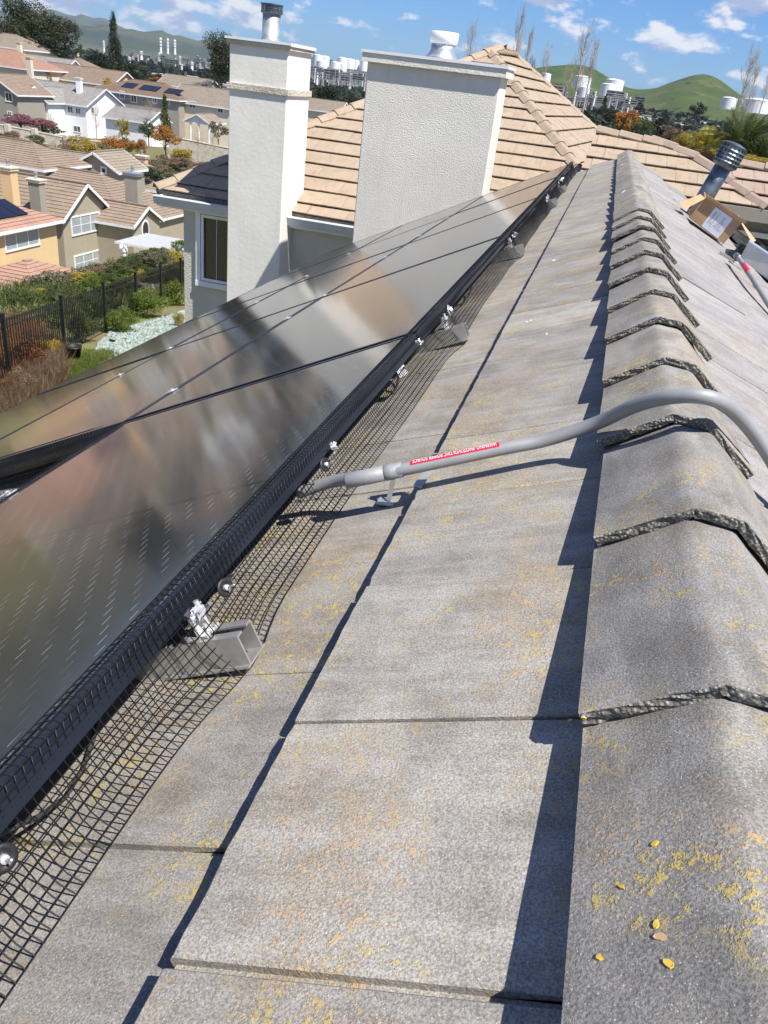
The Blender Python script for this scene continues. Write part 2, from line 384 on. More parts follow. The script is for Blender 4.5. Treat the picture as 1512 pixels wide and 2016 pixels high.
M['asphalt'] = simple('asphalt', (.10, .10, .10), .9, var=.2, nscale=1)
M['tankwhite'] = simple('tank_paint', (.78, .78, .77), .5, var=.05, nscale=.02)
M['plant_steel'] = simple('plant_steel', (.30, .29, .29), .7, .1, var=.25, nscale=.05, randv=.4)
M['card'] = simple('cardboard', (.47, .31, .17), .85, var=.08, nscale=12)
M['blackpv'] = simple('far_solar_panel', (.012, .014, .025), .2, 0)
# ================================================================== terrain
LP = [(0, -5.6), (14, -5.7), (19, -6.0), (31, -7.4), (37, -9.6), (48, -15.5), (62, -18.0), (82, -18.6), (100, -17.0), (118, -15.0), (135, -14.6), (139, -12.6), (150, -13.8), (165, -14.9), (190, -16), (230, -17), (280, -20), (380, -28), (560, -36), (900, -42), (3500, -46), (8000, -40), (40000, -40)]
RP = [(0, -5.6), (16, -6), (30, -9), (60, -14), (110, -13), (200, -13), (400, -16), (700, -20), (1100, -21), (1500, -14), (2100, -8), (3000, 0), (6000, -20), (40000, -40)]
def lerp(P, d):
    return np.interp(d, [p[0] for p in P], [p[1] for p in P])
def gauss(azd, D, a, d, sa, sdd, h):
    da = (azd-a+180) % 360-180
    return h*np.exp(-(da/sa)**2-((D-d)/sdd)**2)
def height(x, y, far=True):
    x = np.asarray(x, float); y = np.asarray(y, float)
    dx = x-CAM[0]; dy = y-CAM[1]; D = np.hypot(dx, dy); azd = np.degrees(np.arctan2(dx, dy))
    t = np.clip((azd+17)/9, 0, 1); t = t*t*(3-2*t)
    t = np.where(np.abs(azd) > 90, .5, t)
    z = lerp(LP, D)*(1-t)+lerp(RP, D)*t
    if far:
        z = z+gauss(azd, D, -3.6, 2500, 4.3, 500, 98)+gauss(azd, D, 4.2, 2300, 3.0, 420, 88)+gauss(azd, D, 10.5, 2600, 4.6, 500, 66)+gauss(azd, D, 22, 2600, 8, 600, 90)
        z = z+np.clip((D-1500)/500, 0, 1)*np.clip((4500-D)/1000, 0, 1)*(5*np.sin(x*.011+np.sin(y*.006)*2)*np.sin(y*.008)+3*np.sin(x*.031+y*.012))
        wob = 1+.05*np.sin(azd*1.9)+.04*np.sin(azd*4.3+1)+.02*np.sin(azd*11)
        z = z+gauss(azd, D, -29.5, 6500, 9, 900, 150)*wob+gauss(azd, D, -18, 6800, 6, 900, 95)*wob+gauss(azd, D, -38, 8500, 9, 1200, 190)*wob
        z = z+gauss(azd, D, -34, 11500, 6.0, 1200, 330)*wob+gauss(azd, D, -10, 9000, 8, 900, 95)*wob
        for a, h in ((60, 160), (95, 220), (140, 180), (180, 260), (-70, 240), (-110, 200), (-150, 230)):
            z = z+gauss(azd, D, a, 7000, 18, 1300, h)*wob
    return z
def gz(x, y): return float(height(x, y))
def make_ground():
    rings = np.concatenate([[0.5], np.geomspace(2.5, 26000, 210)])
    angs = np.radians(np.concatenate([np.arange(-44, 16, .35), np.arange(16, 316, 2.5)]))
    nr, na = len(rings), len(angs)
    A, R_ = np.meshgrid(angs, rings)
    X = CAM[0]+R_*np.sin(A); Y = R_*np.cos(A); Z = height(X, Y)
    rough = np.clip((R_-15)/300, 0, 1)
    Z = Z+rough*.6*np.sin(X*.09+1)*np.cos(Y*.07)
    V = np.stack([X, Y, Z], -1).reshape(-1, 3)
    i, j = np.meshgrid(np.arange(nr-1), np.arange(na), indexing='ij'); j2 = (j+1) % na
    F = np.stack([i*na+j, (i+1)*na+j, (i+1)*na+j2, i*na+j2], -1).reshape(-1, 4)[:, ::-1]
    me = npmesh('ground', V, F, True)
    m, nt, b = newmat('ground_cover'); p = pos(nt); g = nt.nodes.new('ShaderNodeNewGeometry'); s = nt.nodes.new('ShaderNodeSeparateXYZ'); nt.links.new(g.outputs['Position'], s.inputs[0])
    D = MATH(nt, 'SQRT', MATH(nt, 'ADD', MATH(nt, 'MULTIPLY', s.outputs[0], s.outputs[0]), MATH(nt, 'MULTIPLY', s.outputs[1], s.outputs[1])))
    near = MIX(nt, SS(nt, noise(nt, p, .9, 5, .7), .4, .6), (.17, .14, .07), (.15, .17, .05)); near = MIX(nt, SS(nt, noise(nt, p, 6, 4), .5, .7), near, (.24, .19, .12))
    town = MIX(nt, SS(nt, noise(nt, p, .02, 6, .7), .42, .55), (.04, .05, .028), (.13, .12, .09)); town = MIX(nt, SS(nt, noise(nt, pos(nt, (1, .25, 1)), .10, 3), .56, .66), town, (.36, .34, .31))
    hill = MIX(nt, SS(nt, noise(nt, p, .006, 6, .65), .4, .65), (.046, .074, .022), (.08, .098, .036)); hill = MIX(nt, SS(nt, noise(nt, pos(nt, (1, 1, 3)), .011, 7, .75), .50, .60), hill, (.055, .07, .032)); hill = MIX(nt, SS(nt, noise(nt, pos(nt, (1, 1, 3)), .004, 5, .7), .52, .66), hill, (.11, .11, .055)); hill = MIX(nt, SS(nt, noise(nt, p, .035, 3, .6), .62, .66), hill, (.02, .03, .014))
    blue = MIX(nt, SS(nt, noise(nt, p, .0015, 5, .65), .4, .6), (.045, .06, .05), (.08, .09, .065))  # far hills toned bluer: distance haze put into the ground colour
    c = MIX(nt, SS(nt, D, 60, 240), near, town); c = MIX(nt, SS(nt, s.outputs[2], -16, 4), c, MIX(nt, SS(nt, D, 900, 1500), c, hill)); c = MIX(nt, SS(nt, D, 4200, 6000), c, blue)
    nt.links.new(c, b.inputs['Base Color']); b.inputs['Roughness'].default_value = 1; b.inputs['Specular IOR Level'].default_value = .1
    bump(nt, b, noise(nt, p, 3, 4), .4, .1)
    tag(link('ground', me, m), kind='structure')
make_ground()

# ================================================================== the roof we stand on
SLA = math.radians(21.1); DK = math.radians(26.6); EXP = .343; TW = .293
RX = .029
house = empty('grey_tiled_house', (RX, 5, -5.6), 'grey concrete-tiled house whose lichen-spotted ridge fills the foreground', 'house')
def tile_mesh(seed, w, length=.40, t=.026):
    r = random.Random(seed); us = [0, .0018]+[w*i/13 for i in range(1, 13)]+[w-.0018, w]
    vs = [None, .0, .002, length]
    V = []; nu = len(us)
    jag = [r.uniform(-.0011, .0011)+(.0018*math.exp(-((u-r.choice((0, w)))/.01)**2) if r.random() < .3 else 0) for u in us]
    if r.random() < .35:
        k = r.randint(2, nu-3); jag[k] += .0025; jag[k+1] += .0018
    for i, u in enumerate(us):
        e = -.0018 if i in (0, nu-1) else 0
        V += [(u, jag[i]+r.uniform(0, .0015), -t), (u, jag[i], -.0025+e), (u, jag[i]+.0025, e+r.uniform(-.0004, .0002)), (u, length, e)]
    F = []
    for i in range(nu-1):
        for k in range(3): a = i*4+k; F.append((a, a+4, a+5, a+1))
    F.append((0, 1, 2, 3)[::1]); b_ = (nu-1)*4; F.append((b_+3, b_+2, b_+1, b_))
    # interlocking lug at one side
    n = len(V); V += [(w, .004, -.010), (w+.016, .004, -.010), (w+.016, length, -.010), (w, length, -.010)]; F.append((n, n+1, n+2, n+3))
    me = bpy.data.meshes.new('roof_tile'); me.from_pydata(V, [], F); me.materials.append(M['tile']); me.materials.append(M['edge'])
    for i in range(nu-1): me.polygons[i*3].material_index = 1
    me.update(); return me
tile_meshes = [tile_mesh(s, TW-.0035) for s in range(6)]+[tile_mesh(s, TW-.0105) for s in range(6, 9)]
tile_meshes_r = [m_.copy() for m_ in tile_meshes]
for m_ in tile_meshes_r: m_.materials[0] = M['tile_r']
def place(me, name, parent, o, u, v, n):
    ob = link(name, me, None, parent)
    mt = Matrix(((u[0], v[0], n[0], o[0]), (u[1], v[1], n[1], o[1]), (u[2], v[2], n[2], o[2]), (0, 0, 0, 1)))
    ob.matrix_basis = mt; return ob
cS, sS = math.cos(SLA), math.sin(SLA)
JL = {0: [.333-.293, .333+.293*.0], 1: []}
def left_tile(k, Y):
    xb = -.393-k*EXP*math.cos(DK); zb = -.232-k*EXP*math.sin(DK)
    a = random.uniform(-.0012, .0012); tilt = random.uniform(-.0015, .0015); c2, s2 = math.cos(SLA+tilt), math.sin(SLA+tilt)
    me = random.choice(tile_meshes)
    place(me, 'roof_tile', house, (xb+a, Y+TW, zb+a*.38+random.uniform(-.0015, .0015)), (0, -1, 0), (c2, 0, s2), (-s2, 0, c2))
def right_tile(k, Y):
    xb = 2*RX+.393+k*EXP*math.cos(DK); zb = -.232-k*EXP*math.sin(DK)
    a = random.uniform(-.003, .003); tilt = random.uniform(-.004, .004); c2, s2 = math.cos(SLA+tilt), math.sin(SLA+tilt)
    place(random.choice(tile_meshes_r), 'roof_tile', house, (xb+a, Y, zb+random.uniform(-.0015, .0015)), (0, 1, 0), (-c2, 0, s2), (s2, 0, c2))
for k, off, y0, y1 in ((0, .333-.293*2, 0, 38), (1, .47-.293*3, 0, 38)):
    for i in range(y0, y1):
        Y = off+i*TW
        if Y < 10.75: left_tile(k, Y)
for k in range(3, 10):
    for i in range(0, 8): left_tile(k, .05+(k % 2)*.146+i*TW)
for k in range(0, 4):
    for i in range(0, 38):
        Y = -.2+(k % 2)*.146+i*TW
        if Y < 10.75: right_tile(k, Y)
# deck under the tiles, eaves, walls
mb = MB()
for s in (-1, 1):
    def X(x): return RX+s*x
    z0 = -.095; sl = math.tan(DK); e = 3.95
    a = [(X(.0), -2.2, z0), (X(e), -2.2, z0-e*sl), (X(e), 10.82, z0-e*sl), (X(0), 10.82, z0)]
    b_ = [(p[0], p[1], p[2]-.12) for p in a]
    if s < 0: a = a[::-1]; b_ = b_[::-1]
    mb.face(a); mb.face(b_[::-1])
    for i in range(4): j = (i+1) % 4; mb.face([a[i], b_[i], b_[j], a[j]])
mb.build('roof_deck', M['mortar'], house)
mb = MB(); mb.box((RX-3.6, -1.9, -5.9), (RX+3.6, 10.6, -1.98)); mb.build('wall', M['stucco_wall'], house)
mb = MB(); 
mb.face([(RX-3.6, 10.6, -1.98), (RX+3.6, 10.6, -1.98), (RX, 10.6, -.22)]); mb.build('gable_wall', M['stucco_wall'], house)

# ridge caps
def cap_mesh(seed, rev=False):
    r = random.Random(seed)
    raw = [(-.106, -.070), (-.004, -.0015), (.006, .0005), (.052, -.002), (.064, -.006), (.147, -.074)]
    P = []; segs = (9, 2, 5, 2, 8)
    for i in range(5):
        for k in range(segs[i]): f = k/segs[i]; P.append((raw[i][0]*(1-f)+raw[i+1][0]*f, raw[i][1]*(1-f)+raw[i+1][1]*f))
    P.append(raw[-1]); n = len(P)
    Nn = []
    for i in range(n):
        a = P[max(i-1, 0)]; b_ = P[min(i+1, n-1)]; t = Vector((b_[0]-a[0], b_[1]-a[1])).normalized(); Nn.append((-t.y, t.x))
    Ys = [0, .002, .06, .16, .27, .40]; t = .0165; Vv = []; F = []; mi = []
    def pt(i, d, y):
        s = 1-.075*y/.338; x = P[i][0]+Nn[i][0]*d; z = P[i][1]+Nn[i][1]*d
        return [.022+(x-.022)*s, y, z-.0185*y/.338]
    jy = [r.uniform(-.0018, .0018) for _ in range(n)]
    for yi, y in enumerate(Ys):
        for i in range(n):
            p = pt(i, 0 if yi else -.002, y); p[1] += jy[i] if yi < 2 else 0; 
            if yi < 3: p[2] += r.uniform(-.0008, .0006)
            Vv.append(p)
    for yi in range(len(Ys)-1):
        for i in range(n-1): a = yi*n+i; F.append((a, a+1, a+n+1, a+n)); mi.append(0)
    # broken butt face: rows through the thickness
    rows = [list(range(n))]
    for k, d in enumerate((-.004, -.008, -.012, -t)):
        base = len(Vv)
        for i in range(n):
            p = pt(i, d+r.uniform(-.0008, .0008), 0); p[1] += jy[i]*(.6 if k < 3 else .3)+r.uniform(-.0022, .0022)+(.002 if k == 3 else 0); Vv.append(p)
        rows.append(list(range(base, base+n)))
    for k in range(4):
        for i in range(n-1): F.append((rows[k][i], rows[k+1][i], rows[k+1][i+1], rows[k][i+1])); mi.append(1)
    # ends and underside
    base = len(Vv)
    for i in range(n): Vv.append(pt(i, -t, .40))
    bot = rows[-1]
    for i in range(n-1): F.append((bot[i+1], bot[i], base+i, base+i+1)); mi.append(1)
    for e, fl in ((0, 1), (n-1, 0)):
        q = [rows[0][e], rows[1][e], rows[2][e], rows[3][e], bot[e], base+e, (len(Ys)-1)*n+e]; F.append(tuple(q if fl else q[::-1])); mi.append(1)
    if rev:
        Vv = [(p[0], -p[1], p[2]) for p in Vv]; F = [f[::-1] for f in F]
    me = bpy.data.meshes.new('ridge_cap'); me.from_pydata([tuple(p) for p in Vv], [], F); me.materials.append(M['cap']); me.materials.append(M['edge'])
    me.polygons.foreach_set('material_index', mi)
    me.polygons.foreach_set('use_smooth', [m_ == 0 for m_ in mi]); me.update(); return me
capm = [cap_mesh(s) for s in range(5)]; capr = [cap_mesh(s+10, True) for s in range(3)]
for i in range(-2, 12):
    o = link('ridge_cap', capm[i % 5], None, house); o.location = (random.uniform(-.003, .003), .576+.3385*i, random.uniform(-.001, .002)); o.rotation_euler = (0, random.uniform(-.012, .012), random.uniform(-.012, .012))
for i in range(19):
    o = link('ridge_cap', capr[i % 3], None, house); o.location = (random.uniform(-.003, .003), 4.66+.3385*i, -.002+random.uniform(-.001, .001)); o.rotation_euler = (0, random.uniform(-.01, .01), random.uniform(-.006, .006))
mb = MB(); pr = [(-.086, -.15), (-.084, -.088), (0, -.048), (.055, -.050), (.122, -.098), (.124, -.17)]
nY = 90
for i in range(nY+1):
    for (x, z) in pr: mb.v.append((x+random.uniform(-.004, .004), -.9+i*11.65/nY, z+random.uniform(-.003, .003)))
for i in range(nY):
    for k in range(5): a = i*6+k; mb.f.append((a, a+6, a+7, a+1))
mb.build('ridge_mortar', M['mortar'], house)

# ================================================================== solar array on the left slope
PS = math.atan(.505); pc, ps_ = math.cos(PS), math.sin(PS)
def ptop(x): return .1+x*.505
PW, PL_ = 1.068, 2.02
def link_local(name, me, mat, parent):
    if mat is not None and not me.materials: me.materials.append(mat)
    o = bpy.data.objects.new(name, me); COL.objects.link(o); o.parent = parent; return o
def make_panel(label):
    t = empty('solar_panel', (0, 0, 0), label, 'solar panel')
    hx, hy = PW/2, PL_/2; f = .011
    mb = MB()
    mb.box((-hx, -hy, -.036), (-hx+f, hy, 0)); mb.box((hx-f, -hy, -.036), (hx, hy, 0)); mb.box((-hx+f, -hy, -.036), (hx-f, -hy+f, 0)); mb.box((-hx+f, hy-f, -.036), (hx-f, hy, 0))
    # ribs on the frame's outer side
    mb.box((hx, -hy+.002, -.012), (hx+.0015, hy-.002, -.009)); mb.box((hx, -hy+.002, -.024), (hx+.0015, hy-.002, -.021))
    link_local('panel_frame', mb.mesh('panel_frame'), M['blackmetal'], t)
    mb = MB(); mb.box((-hx+f, -hy+f, -.008), (hx-f, hy-f, -.0016)); link_local('glass_sheet', mb.mesh('glass_sheet'), M['cells'], t)
    return t
def copy_tree(o, parent=None):
    c = o.copy(); COL.objects.link(c); c.parent = parent
    for ch in list(o.children):
        cc = ch.copy(); COL.objects.link(cc); cc.parent = c
        for g in list(ch.children): gg = g.copy(); COL.objects.link(gg); gg.parent = cc
    return c
YS = [2.18+2.045*k for k in range(5)]; XS = [-.613, -1.583, -2.553]; ordinal = ['nearest', 'second', 'third', 'fourth', 'farthest']
rowname = ['ridge-side row', 'middle row', 'lowest row beside the yard']
array = empty('solar_array', (-2, 4, -1), 'large array of dark framed solar panels covering the left roof slope', 'solar array')
proto = None
for ri, xt in enumerate(XS):
    for ci in range(-1, 4):
        if ri > 0 and ci == -1: continue
        Yc = 2.18+2.045*ci+PL_/2+.012
        nth = ordinal[ci+1] if ri == 0 else ordinal[ci]
        if ri > 0 and ci == 3: nth = 'farthest'
        lab = f'dark glossy solar panel, {nth} from the camera in the {rowname[ri]}'
        if proto is None: proto = make_panel(lab); p = proto
        else: p = copy_tree(proto); p['label'] = lab
        if 'category' in p: del p['category']
        p.parent = array; p.matrix_parent_inverse = Matrix.Translation(-Vector(array.location))
        jx = random.uniform(-.002, .002)
        cx = xt-pc*PW/2+jx; p.location = (cx, Yc, ptop(cx)+random.uniform(-.001, .001)); p.rotation_euler = (random.uniform(-.0015, .0015), -PS+random.uniform(-.001, .001), 0)
# mounting rails with clamps
rail_spots = [((482, 1272), 'bare aluminium rail end nearest the camera poking through the black mesh'), ((916, 640), 'aluminium rail end poking through the mesh beyond the white cable tag'),
              ((1030, 480), 'aluminium rail end under the third panel seam of the mesh line'), ((1093, 402), 'aluminium rail end second from the far end of the mesh'), ((1114, 365), 'farthest aluminium rail end, close to the tan hip roof')]
def rail_c(x): return -.272+(x+.515)*.505
RAILY = []
for (p, lab) in rail_spots:
    Y = float(atX(*p, -.52)[1]); RAILY.append(Y)
    t = empty('mounting_rail', (-.52, Y, rail_c(-.52)), lab, 'rail', 'aluminium mounting rails under the left array')
    xe = -.512; xe2 = -3.45; w = .021; h_ = .024; mb = MB(); th = .003
    def pt(x, y, n_): return (x-n_*ps_, Y+y, rail_c(x)+n_*pc)
    # hollow profile: four walls plus the inner lip, open at the end
    def wall(y0, y1, n0, n1):
        a = [pt(xe, y0, n0), pt(xe, y1, n0), pt(xe, y1, n1), pt(xe, y0, n1)]; b_ = [pt(xe2, y0, n0), pt(xe2, y1, n0), pt(xe2, y1, n1), pt(xe2, y0, n1)]
        n = len(mb.v); mb.v += a+b_
        for q in ((0, 1, 2, 3), (7, 6, 5, 4), (0, 4, 5, 1), (1, 5, 6, 2), (2, 6, 7, 3), (3, 7, 4, 0)): mb.f.append(tuple(n+i for i in q))
    wall(-w, -w+th, -h_, h_); wall(w-th, w, -h_, h_); wall(-w+th, w-th, -h_, -h_+th); wall(-w+th, -.007, h_-th, h_); wall(.007, w-th, h_-th, h_); wall(-w-.006, -w, -h_, -h_+th); wall(w, w+.006, -h_+.0, -h_+th)
    mb.build('rail_profile', M['alu'], t)
    # clamp that grips the panel frame
    mb = MB(); R0 = Matrix.Translation((-.588, Y+.006, rail_c(-.588)+.026)) @ Matrix.Rotation(-PS, 4, 'Y')
    mb.box((-.022, -.018, 0), (.022, .018, .004), R0); mb.box((.006, -.018, .004), (.0095, .018, .062), R0); mb.box((-.016, -.018, .058), (.006, .018, .0615), R0); mb.box((-.002, -.015, .03), (.022, .015, .0335), R0)
    mb.tube([R0 @ Vector((.016, 0, 0)), R0 @ Vector((.016, 0, .05))], .0042, 8); mb.lathe([(.008, 0), (.008, .006)], tuple(R0 @ Vector((.016, 0, .034))), 6)
    mb.build('end_clamp', M['steel'], t)
# mid clamps between rows, seen as bright beads on the seam
for ri in (1, 2):
    for Y in RAILY+[1.6, 3.7, 5.6]:
        if ri == 2 and Y < 2.2: continue
        x = XS[ri]-.0; mb = MB(); R0 = Matrix.Translation((x+.009, Y, ptop(x+.009)+.001)) @ Matrix.Rotation(-PS, 4, 'Y')
        mb.box((-.017, -.02, 0), (.017, .02, .003), R0); mb.lathe([(.006, .003), (.006, .008)], tuple(R0 @ Vector((0, 0, 0))), 6)
        tag(mb.build('mid_clamp', M['steel']), f'small metal clamp on the seam between the {"upper and middle" if ri == 1 else "middle and lowest"} panel rows', 'clamp', f'clamps on the {"upper" if ri == 1 else "lower"} seam of the array')

# ------------------------------------------------ black welded wire skirt
def bulge(y):
    b = 0
    for Y in RAILY: b += math.exp(-((y-Y)/.10)**2)*1.0
    return b
def wave(y): return .25*math.sin(y*3.1+.4)+.18*math.sin(y*7.3+1.1)+.2*math.sin(y*1.3)
def skirt_pt(s, y):
    """s = arc length over the skirt from the glass, down the frame, to the tiles"""
    b = bulge(y); w = wave(y)
    top = -.613; lift = .004+.003*w+.007*b
    pts = [(-.640, ptop(-.640)+.002), (-.622, ptop(-.622)+.004+lift*.5), (-.607+.002*w, ptop(-.613)+.003+lift*.3), (-.602+.003*w+.006*b, -.238+.002*w), (-.588+.006*w+.022*b, -.266), (-.562+.006*w+.022*b, -.296+.006*b), (-.533+.010*w+.024*b, -.3135+.009*b)]
    L_ = [0]
    for i in range(1, len(pts)): L_.append(L_[-1]+math.dist(pts[i], pts[i-1]))
    s = s*L_[-1]
    for i in range(1, len(pts)):
        if s <= L_[i]+1e-9:
            f = (s-L_[i-1])/(L_[i]-L_[i-1]); a, c = pts[i-1], pts[i]
            return (a[0]*(1-f)+c[0]*f, y, a[1]*(1-f)+c[1]*f)
    return (pts[-1][0], y, pts[-1][1])
GR = .0127; RW = .00084
def wire_grid(name, fn, y0, y1, nl, ns, cell, parent, r=RW):
    """nl long wires along y, cross wires every cell; fn(s,y)"""
    V = []; F = []
    def add(path, up):
        P = np.array(path); T = np.gradient(P, axis=0); T /= np.linalg.norm(T, axis=1)[:, None]
        A = np.cross(T, np.array(up)); A /= np.linalg.norm(A, axis=1)[:, None]; B = np.cross(T, A); n0 = sum(len(v) for v in V); k = 4; n = len(P)
        ring = np.stack([P+r*A, P+r*B, P-r*A, P-r*B], 1).reshape(-1, 3); V.append(ring)
        i, j = np.meshgrid(np.arange(n-1), np.arange(k), indexing='ij'); j2 = (j+1) % k
        F.append(np.stack([n0+i*k+j, n0+i*k+j2, n0+(i+1)*k+j2, n0+(i+1)*k+j], -1).reshape(-1, 4))
    ys = np.arange(y0, y1, .045)
    for q in range(nl+1): add([fn(q/nl, y) for y in ys], (.4, .1, 1))
    for y in np.arange(y0, y1, cell): add([fn(q/ns, y+.0016*math.sin(q*1.7+y*9)) for q in range(ns+1)], (0.1, 1, 0.05))
    me = npmesh(name, np.concatenate(V), np.concatenate(F)); me.materials.append(M['wire'])
    o = bpy.data.objects.new(name, me); COL.objects.link(o)
    if parent is not None: o.parent = parent
    return o
sk = wire_grid('wire_mesh_skirt', skirt_pt, -.35, 10.75, 14, 9, GR, None)
tag(sk, 'long black wire mesh skirt folded over the ridge-side panel edge down to the tiles', 'wire mesh')
def side_pt(s, x):
    z = ptop(x); yy = 2.19; pts = [(yy+.02, z+.004), (yy-.006, z+.006), (yy-.02, z-.05), (yy-.07, z-.145)]
    s = s*3; i = min(int(s), 2); f = s-i; a, c = pts[i], pts[i+1]
    return (x, a[0]*(1-f)+c[0]*f, a[1]*(1-f)+c[1]*f)
o = wire_grid('wire_mesh_skirt', side_pt, -3.55, -1.66, 13, 6, GR*1.0, None, .0009)
tag(o, 'black wire mesh closing the near end of the middle panel row, left edge', 'wire mesh')
def low_pt(s, y):
    x = XS[0]-pc*PW; z = ptop(x); pts = [(x+.02, z+.003), (x-.004, z+.004), (x-.02, z-.05), (x-.06, z-.14)]
    s = s*3; i = min(int(s), 2); f = s-i; a, c = pts[i], pts[i+1]
    return (a[0]*(1-f)+c[0]*f, y, a[1]*(1-f)+c[1]*f)
o = wire_grid('wire_mesh_skirt', low_pt, .2, 2.16, 13, 6, GR, None, .0008)
tag(o, 'black wire mesh along the lower edge of the panel nearest the camera', 'wire mesh')
# black plate behind the side skirt's shade is the underside of the module backsheets: build module backs
mb = MB()
# round mesh fasteners
for (p, X_, lab) in (((443, 1157), -.553, 'round black mesh fastener disc beside the nearest rail end'), ((640, 915), -.556, 'round black mesh fastener disc above the conduit end'), ((5, 1690), -.55, 'round black mesh fastener disc at the left edge of the photo')):
    c = atX(*p, X_); t = empty('mesh_fastener', tuple(c), lab, 'fastener', 'round mesh fasteners'); R0 = Vector((.80, -.35, .5)).to_track_quat('Z', 'Y').to_matrix().to_4x4()
    mb = MB(); mb.lathe([(.002, -.0015), (.0115, -.001), (.013, .0005), (.012, .0018), (.008, .0024), (.0075, .0018), (.0, .0018)], c, 28, R0.to_3x3()); mb.build('disc', M['plastic'], t, True)
    mb = MB(); mb.lathe([(.0045, .002), (.004, .006), (.0015, .0075)], c, 10, R0.to_3x3()); q = R0.to_3x3() @ Vector((0, 0, 1)); a = Vector(c); mb.tube([a+q*.004, a+q*.02+Vector((0, 0, .004))], .0012, 6); mb.build('pin', M['steel'], t)
# crumpled silver clips where the skirt is tied to the frame
def crumple(name, c, size, seed, n=9):
    r = random.Random(seed); mb = MB(); c = Vector(c)
    for i in range(n):
        o = c+Vector([r.uniform(-size, size) for _ in range(3)])*.8
        u = Vector([r.uniform(-1, 1) for _ in range(3)]).normalized()*size*r.uniform(.4, 1); v = Vector([r.uniform(-1, 1) for _ in range(3)]).normalized()*size*r.uniform(.2, .5); w_ = u.cross(v).normalized()*size*.35
        a = [o-u-v, o+u-v+w_, o+u+v, o-u+v+w_*.3]; mb.face(a); mb.face([a[1], a[2], o+u*1.5-w_])
    return mb
for (p, X_, sz, lab) in (((388, 1212), -.575, .012, 'crumpled silver foil clip above the nearest rail end'), ((655, 880), -.585, .008, 'silver frame clip above the grey conduit end'), ((885, 612), -.590, .012, 'silver clip where the mesh bends at the first panel seam'),
                         ((826, 672), -.585, .009, 'pair of small silver nuts below the first panel seam'), ((1012, 462), -.59, .016, 'silver clips at the second panel seam'), ((1075, 392), -.59, .022, 'silver clips at the third panel seam'), ((1105, 352), -.59, .024, 'silver clips beside the far end of the mesh')):
    o = crumple('frame_clip', atX(*p, X_), sz, int(p[0])).build('frame_clip', M['steel']); tag(o, lab, 'clip', 'silver clips along the mesh')
# white cable tag hanging behind the mesh
c = atX(791, 732, -.60); mb = MB(); R0 = Matrix.Translation(tuple(c)) @ Matrix.Rotation(.9, 4, 'Y') @ Matrix.Rotation(.25, 4, 'X')
mb.box((-.012, -.022, 0), (.012, .022, .0015), R0); ct = mb.build('cable_tag', M['white']); tag(ct, 'small white tag with dark letters hanging behind the mesh under the panel edge', 'tag')
mb = MB()
for i in range(5):
    y = -.017+i*.0085
    mb.box((-.008, y, .0016), (.008, y+.0022, .0022), R0)
    if i % 2: mb.box((-.008, y+.002, .0016), (-.005, y+.006, .0022), R0)
o = link('tag_print', mb.mesh('tag_print'), M['plastic'], ct)
# cable loops under the array edge
for k, (Y0, Y1) in enumerate(((.35, 1.0), (1.9, 2.6), (3.0, 4.3), (4.8, 6.6))):
    path = []
    for i in range(15):
        f = i/14; y = Y0+(Y1-Y0)*f; path.append((-.66+.03*math.sin(f*7), y, -.325+.035*math.cos(f*9+k)+.03*(2*f-1)**2+(-.66+.65)*.4))
    mb = MB(); mb.tube(path, .0032, 6); tag(mb.build('panel_cable', M['rubber'], None, True), ['thin black cable sagging under the panel edge nearest the camera', 'thin black cable behind the mesh at the first panel seam', 'thin black cable behind the mesh near the second seam', 'thin black cable behind the mesh at its far part'][k], 'cable')

# ------------------------------------------------ conduit over the ridge
def catmull(P, n=8):
    P = [Vector(p) for p in P]; P = [P[0]*2-P[1]]+P+[P[-1]*2-P[-2]]; out = []
    for i in range(1, len(P)-2):
        for k in range(n):
            t = k/n; a, b_, c, d = P[i-1], P[i], P[i+1], P[i+2]
            out.append(.5*((2*b_)+(-a+c)*t+(2*a-5*b_+4*c-d)*t*t+(-a+3*b_-3*c+d)*t**3))
    out.append(P[-2]); return out
def surf(x): return -.08+x*.386
cw = [((600, 958), -.60), ((655, 948), None), ((760, 931), None), ((985, 884), None), ((1075, 866), None), ((1175, 833), None), ((1255, 797), None), ((1330, 780), None), ((1400, 784), None), ((1450, 815), None), ((1500, 875), None), ((1545, 950), None), ((1590, 1040), None)]
zx = {1: (-.505, -.255), 2: (-.41, -.200), 3: (-.235, -.125), 4: (-.175, -.098), 5: (-.105, -.050), 6: (-.055, .006), 7: (.0, .040), 8: (.055, .048), 9: (.105, .015), 10: (.155, -.035), 11: (.205, -.085), 12: (.27, -.125)}
cp = []
for i, (p, X_) in enumerate(cw):
    if i == 0: cp.append(Vector(atX(*p, -.60)))
    else:
        z = zx[i][1]; r = ray(*p); cp.append(Vector(CAM+r*(z-CAM[2])/r[2]))
cp[0] = Vector((-.62, cp[1].y-.0, -.295))
cpath = catmull(cp, 8)
con = empty('conduit', tuple(cp[3]), 'grey conduit bending over the ridge with a red warning label', 'conduit')
CR = .0117
mb = MB(); mb.tube(cpath, CR, 20); mb.build('conduit_tube', M['conduit'], con, True)
a, b_ = cp[1], cp[3]; dirc = (cp[3]-cp[2]).normalized()
c0 = cp[2]; mb = MB()
mb.tube([c0-dirc*.075, c0-dirc*.073, c0-dirc*.004, c0-dirc*.003], CR, 20, radii=[.0125, .0142, .0142, .0128]); mb.build('coupling', M['conduit'], con, True)
mb = MB(); mb.tube([c0-dirc*.003, c0-dirc*.001, c0+dirc*.012, c0+dirc*.014, c0+dirc*.03, c0+dirc*.031], CR, 20, radii=[.0125, .0146, .0146, .0138, .0138, .0122])
mb.build('compression_nut', M['conduit'], con, True)
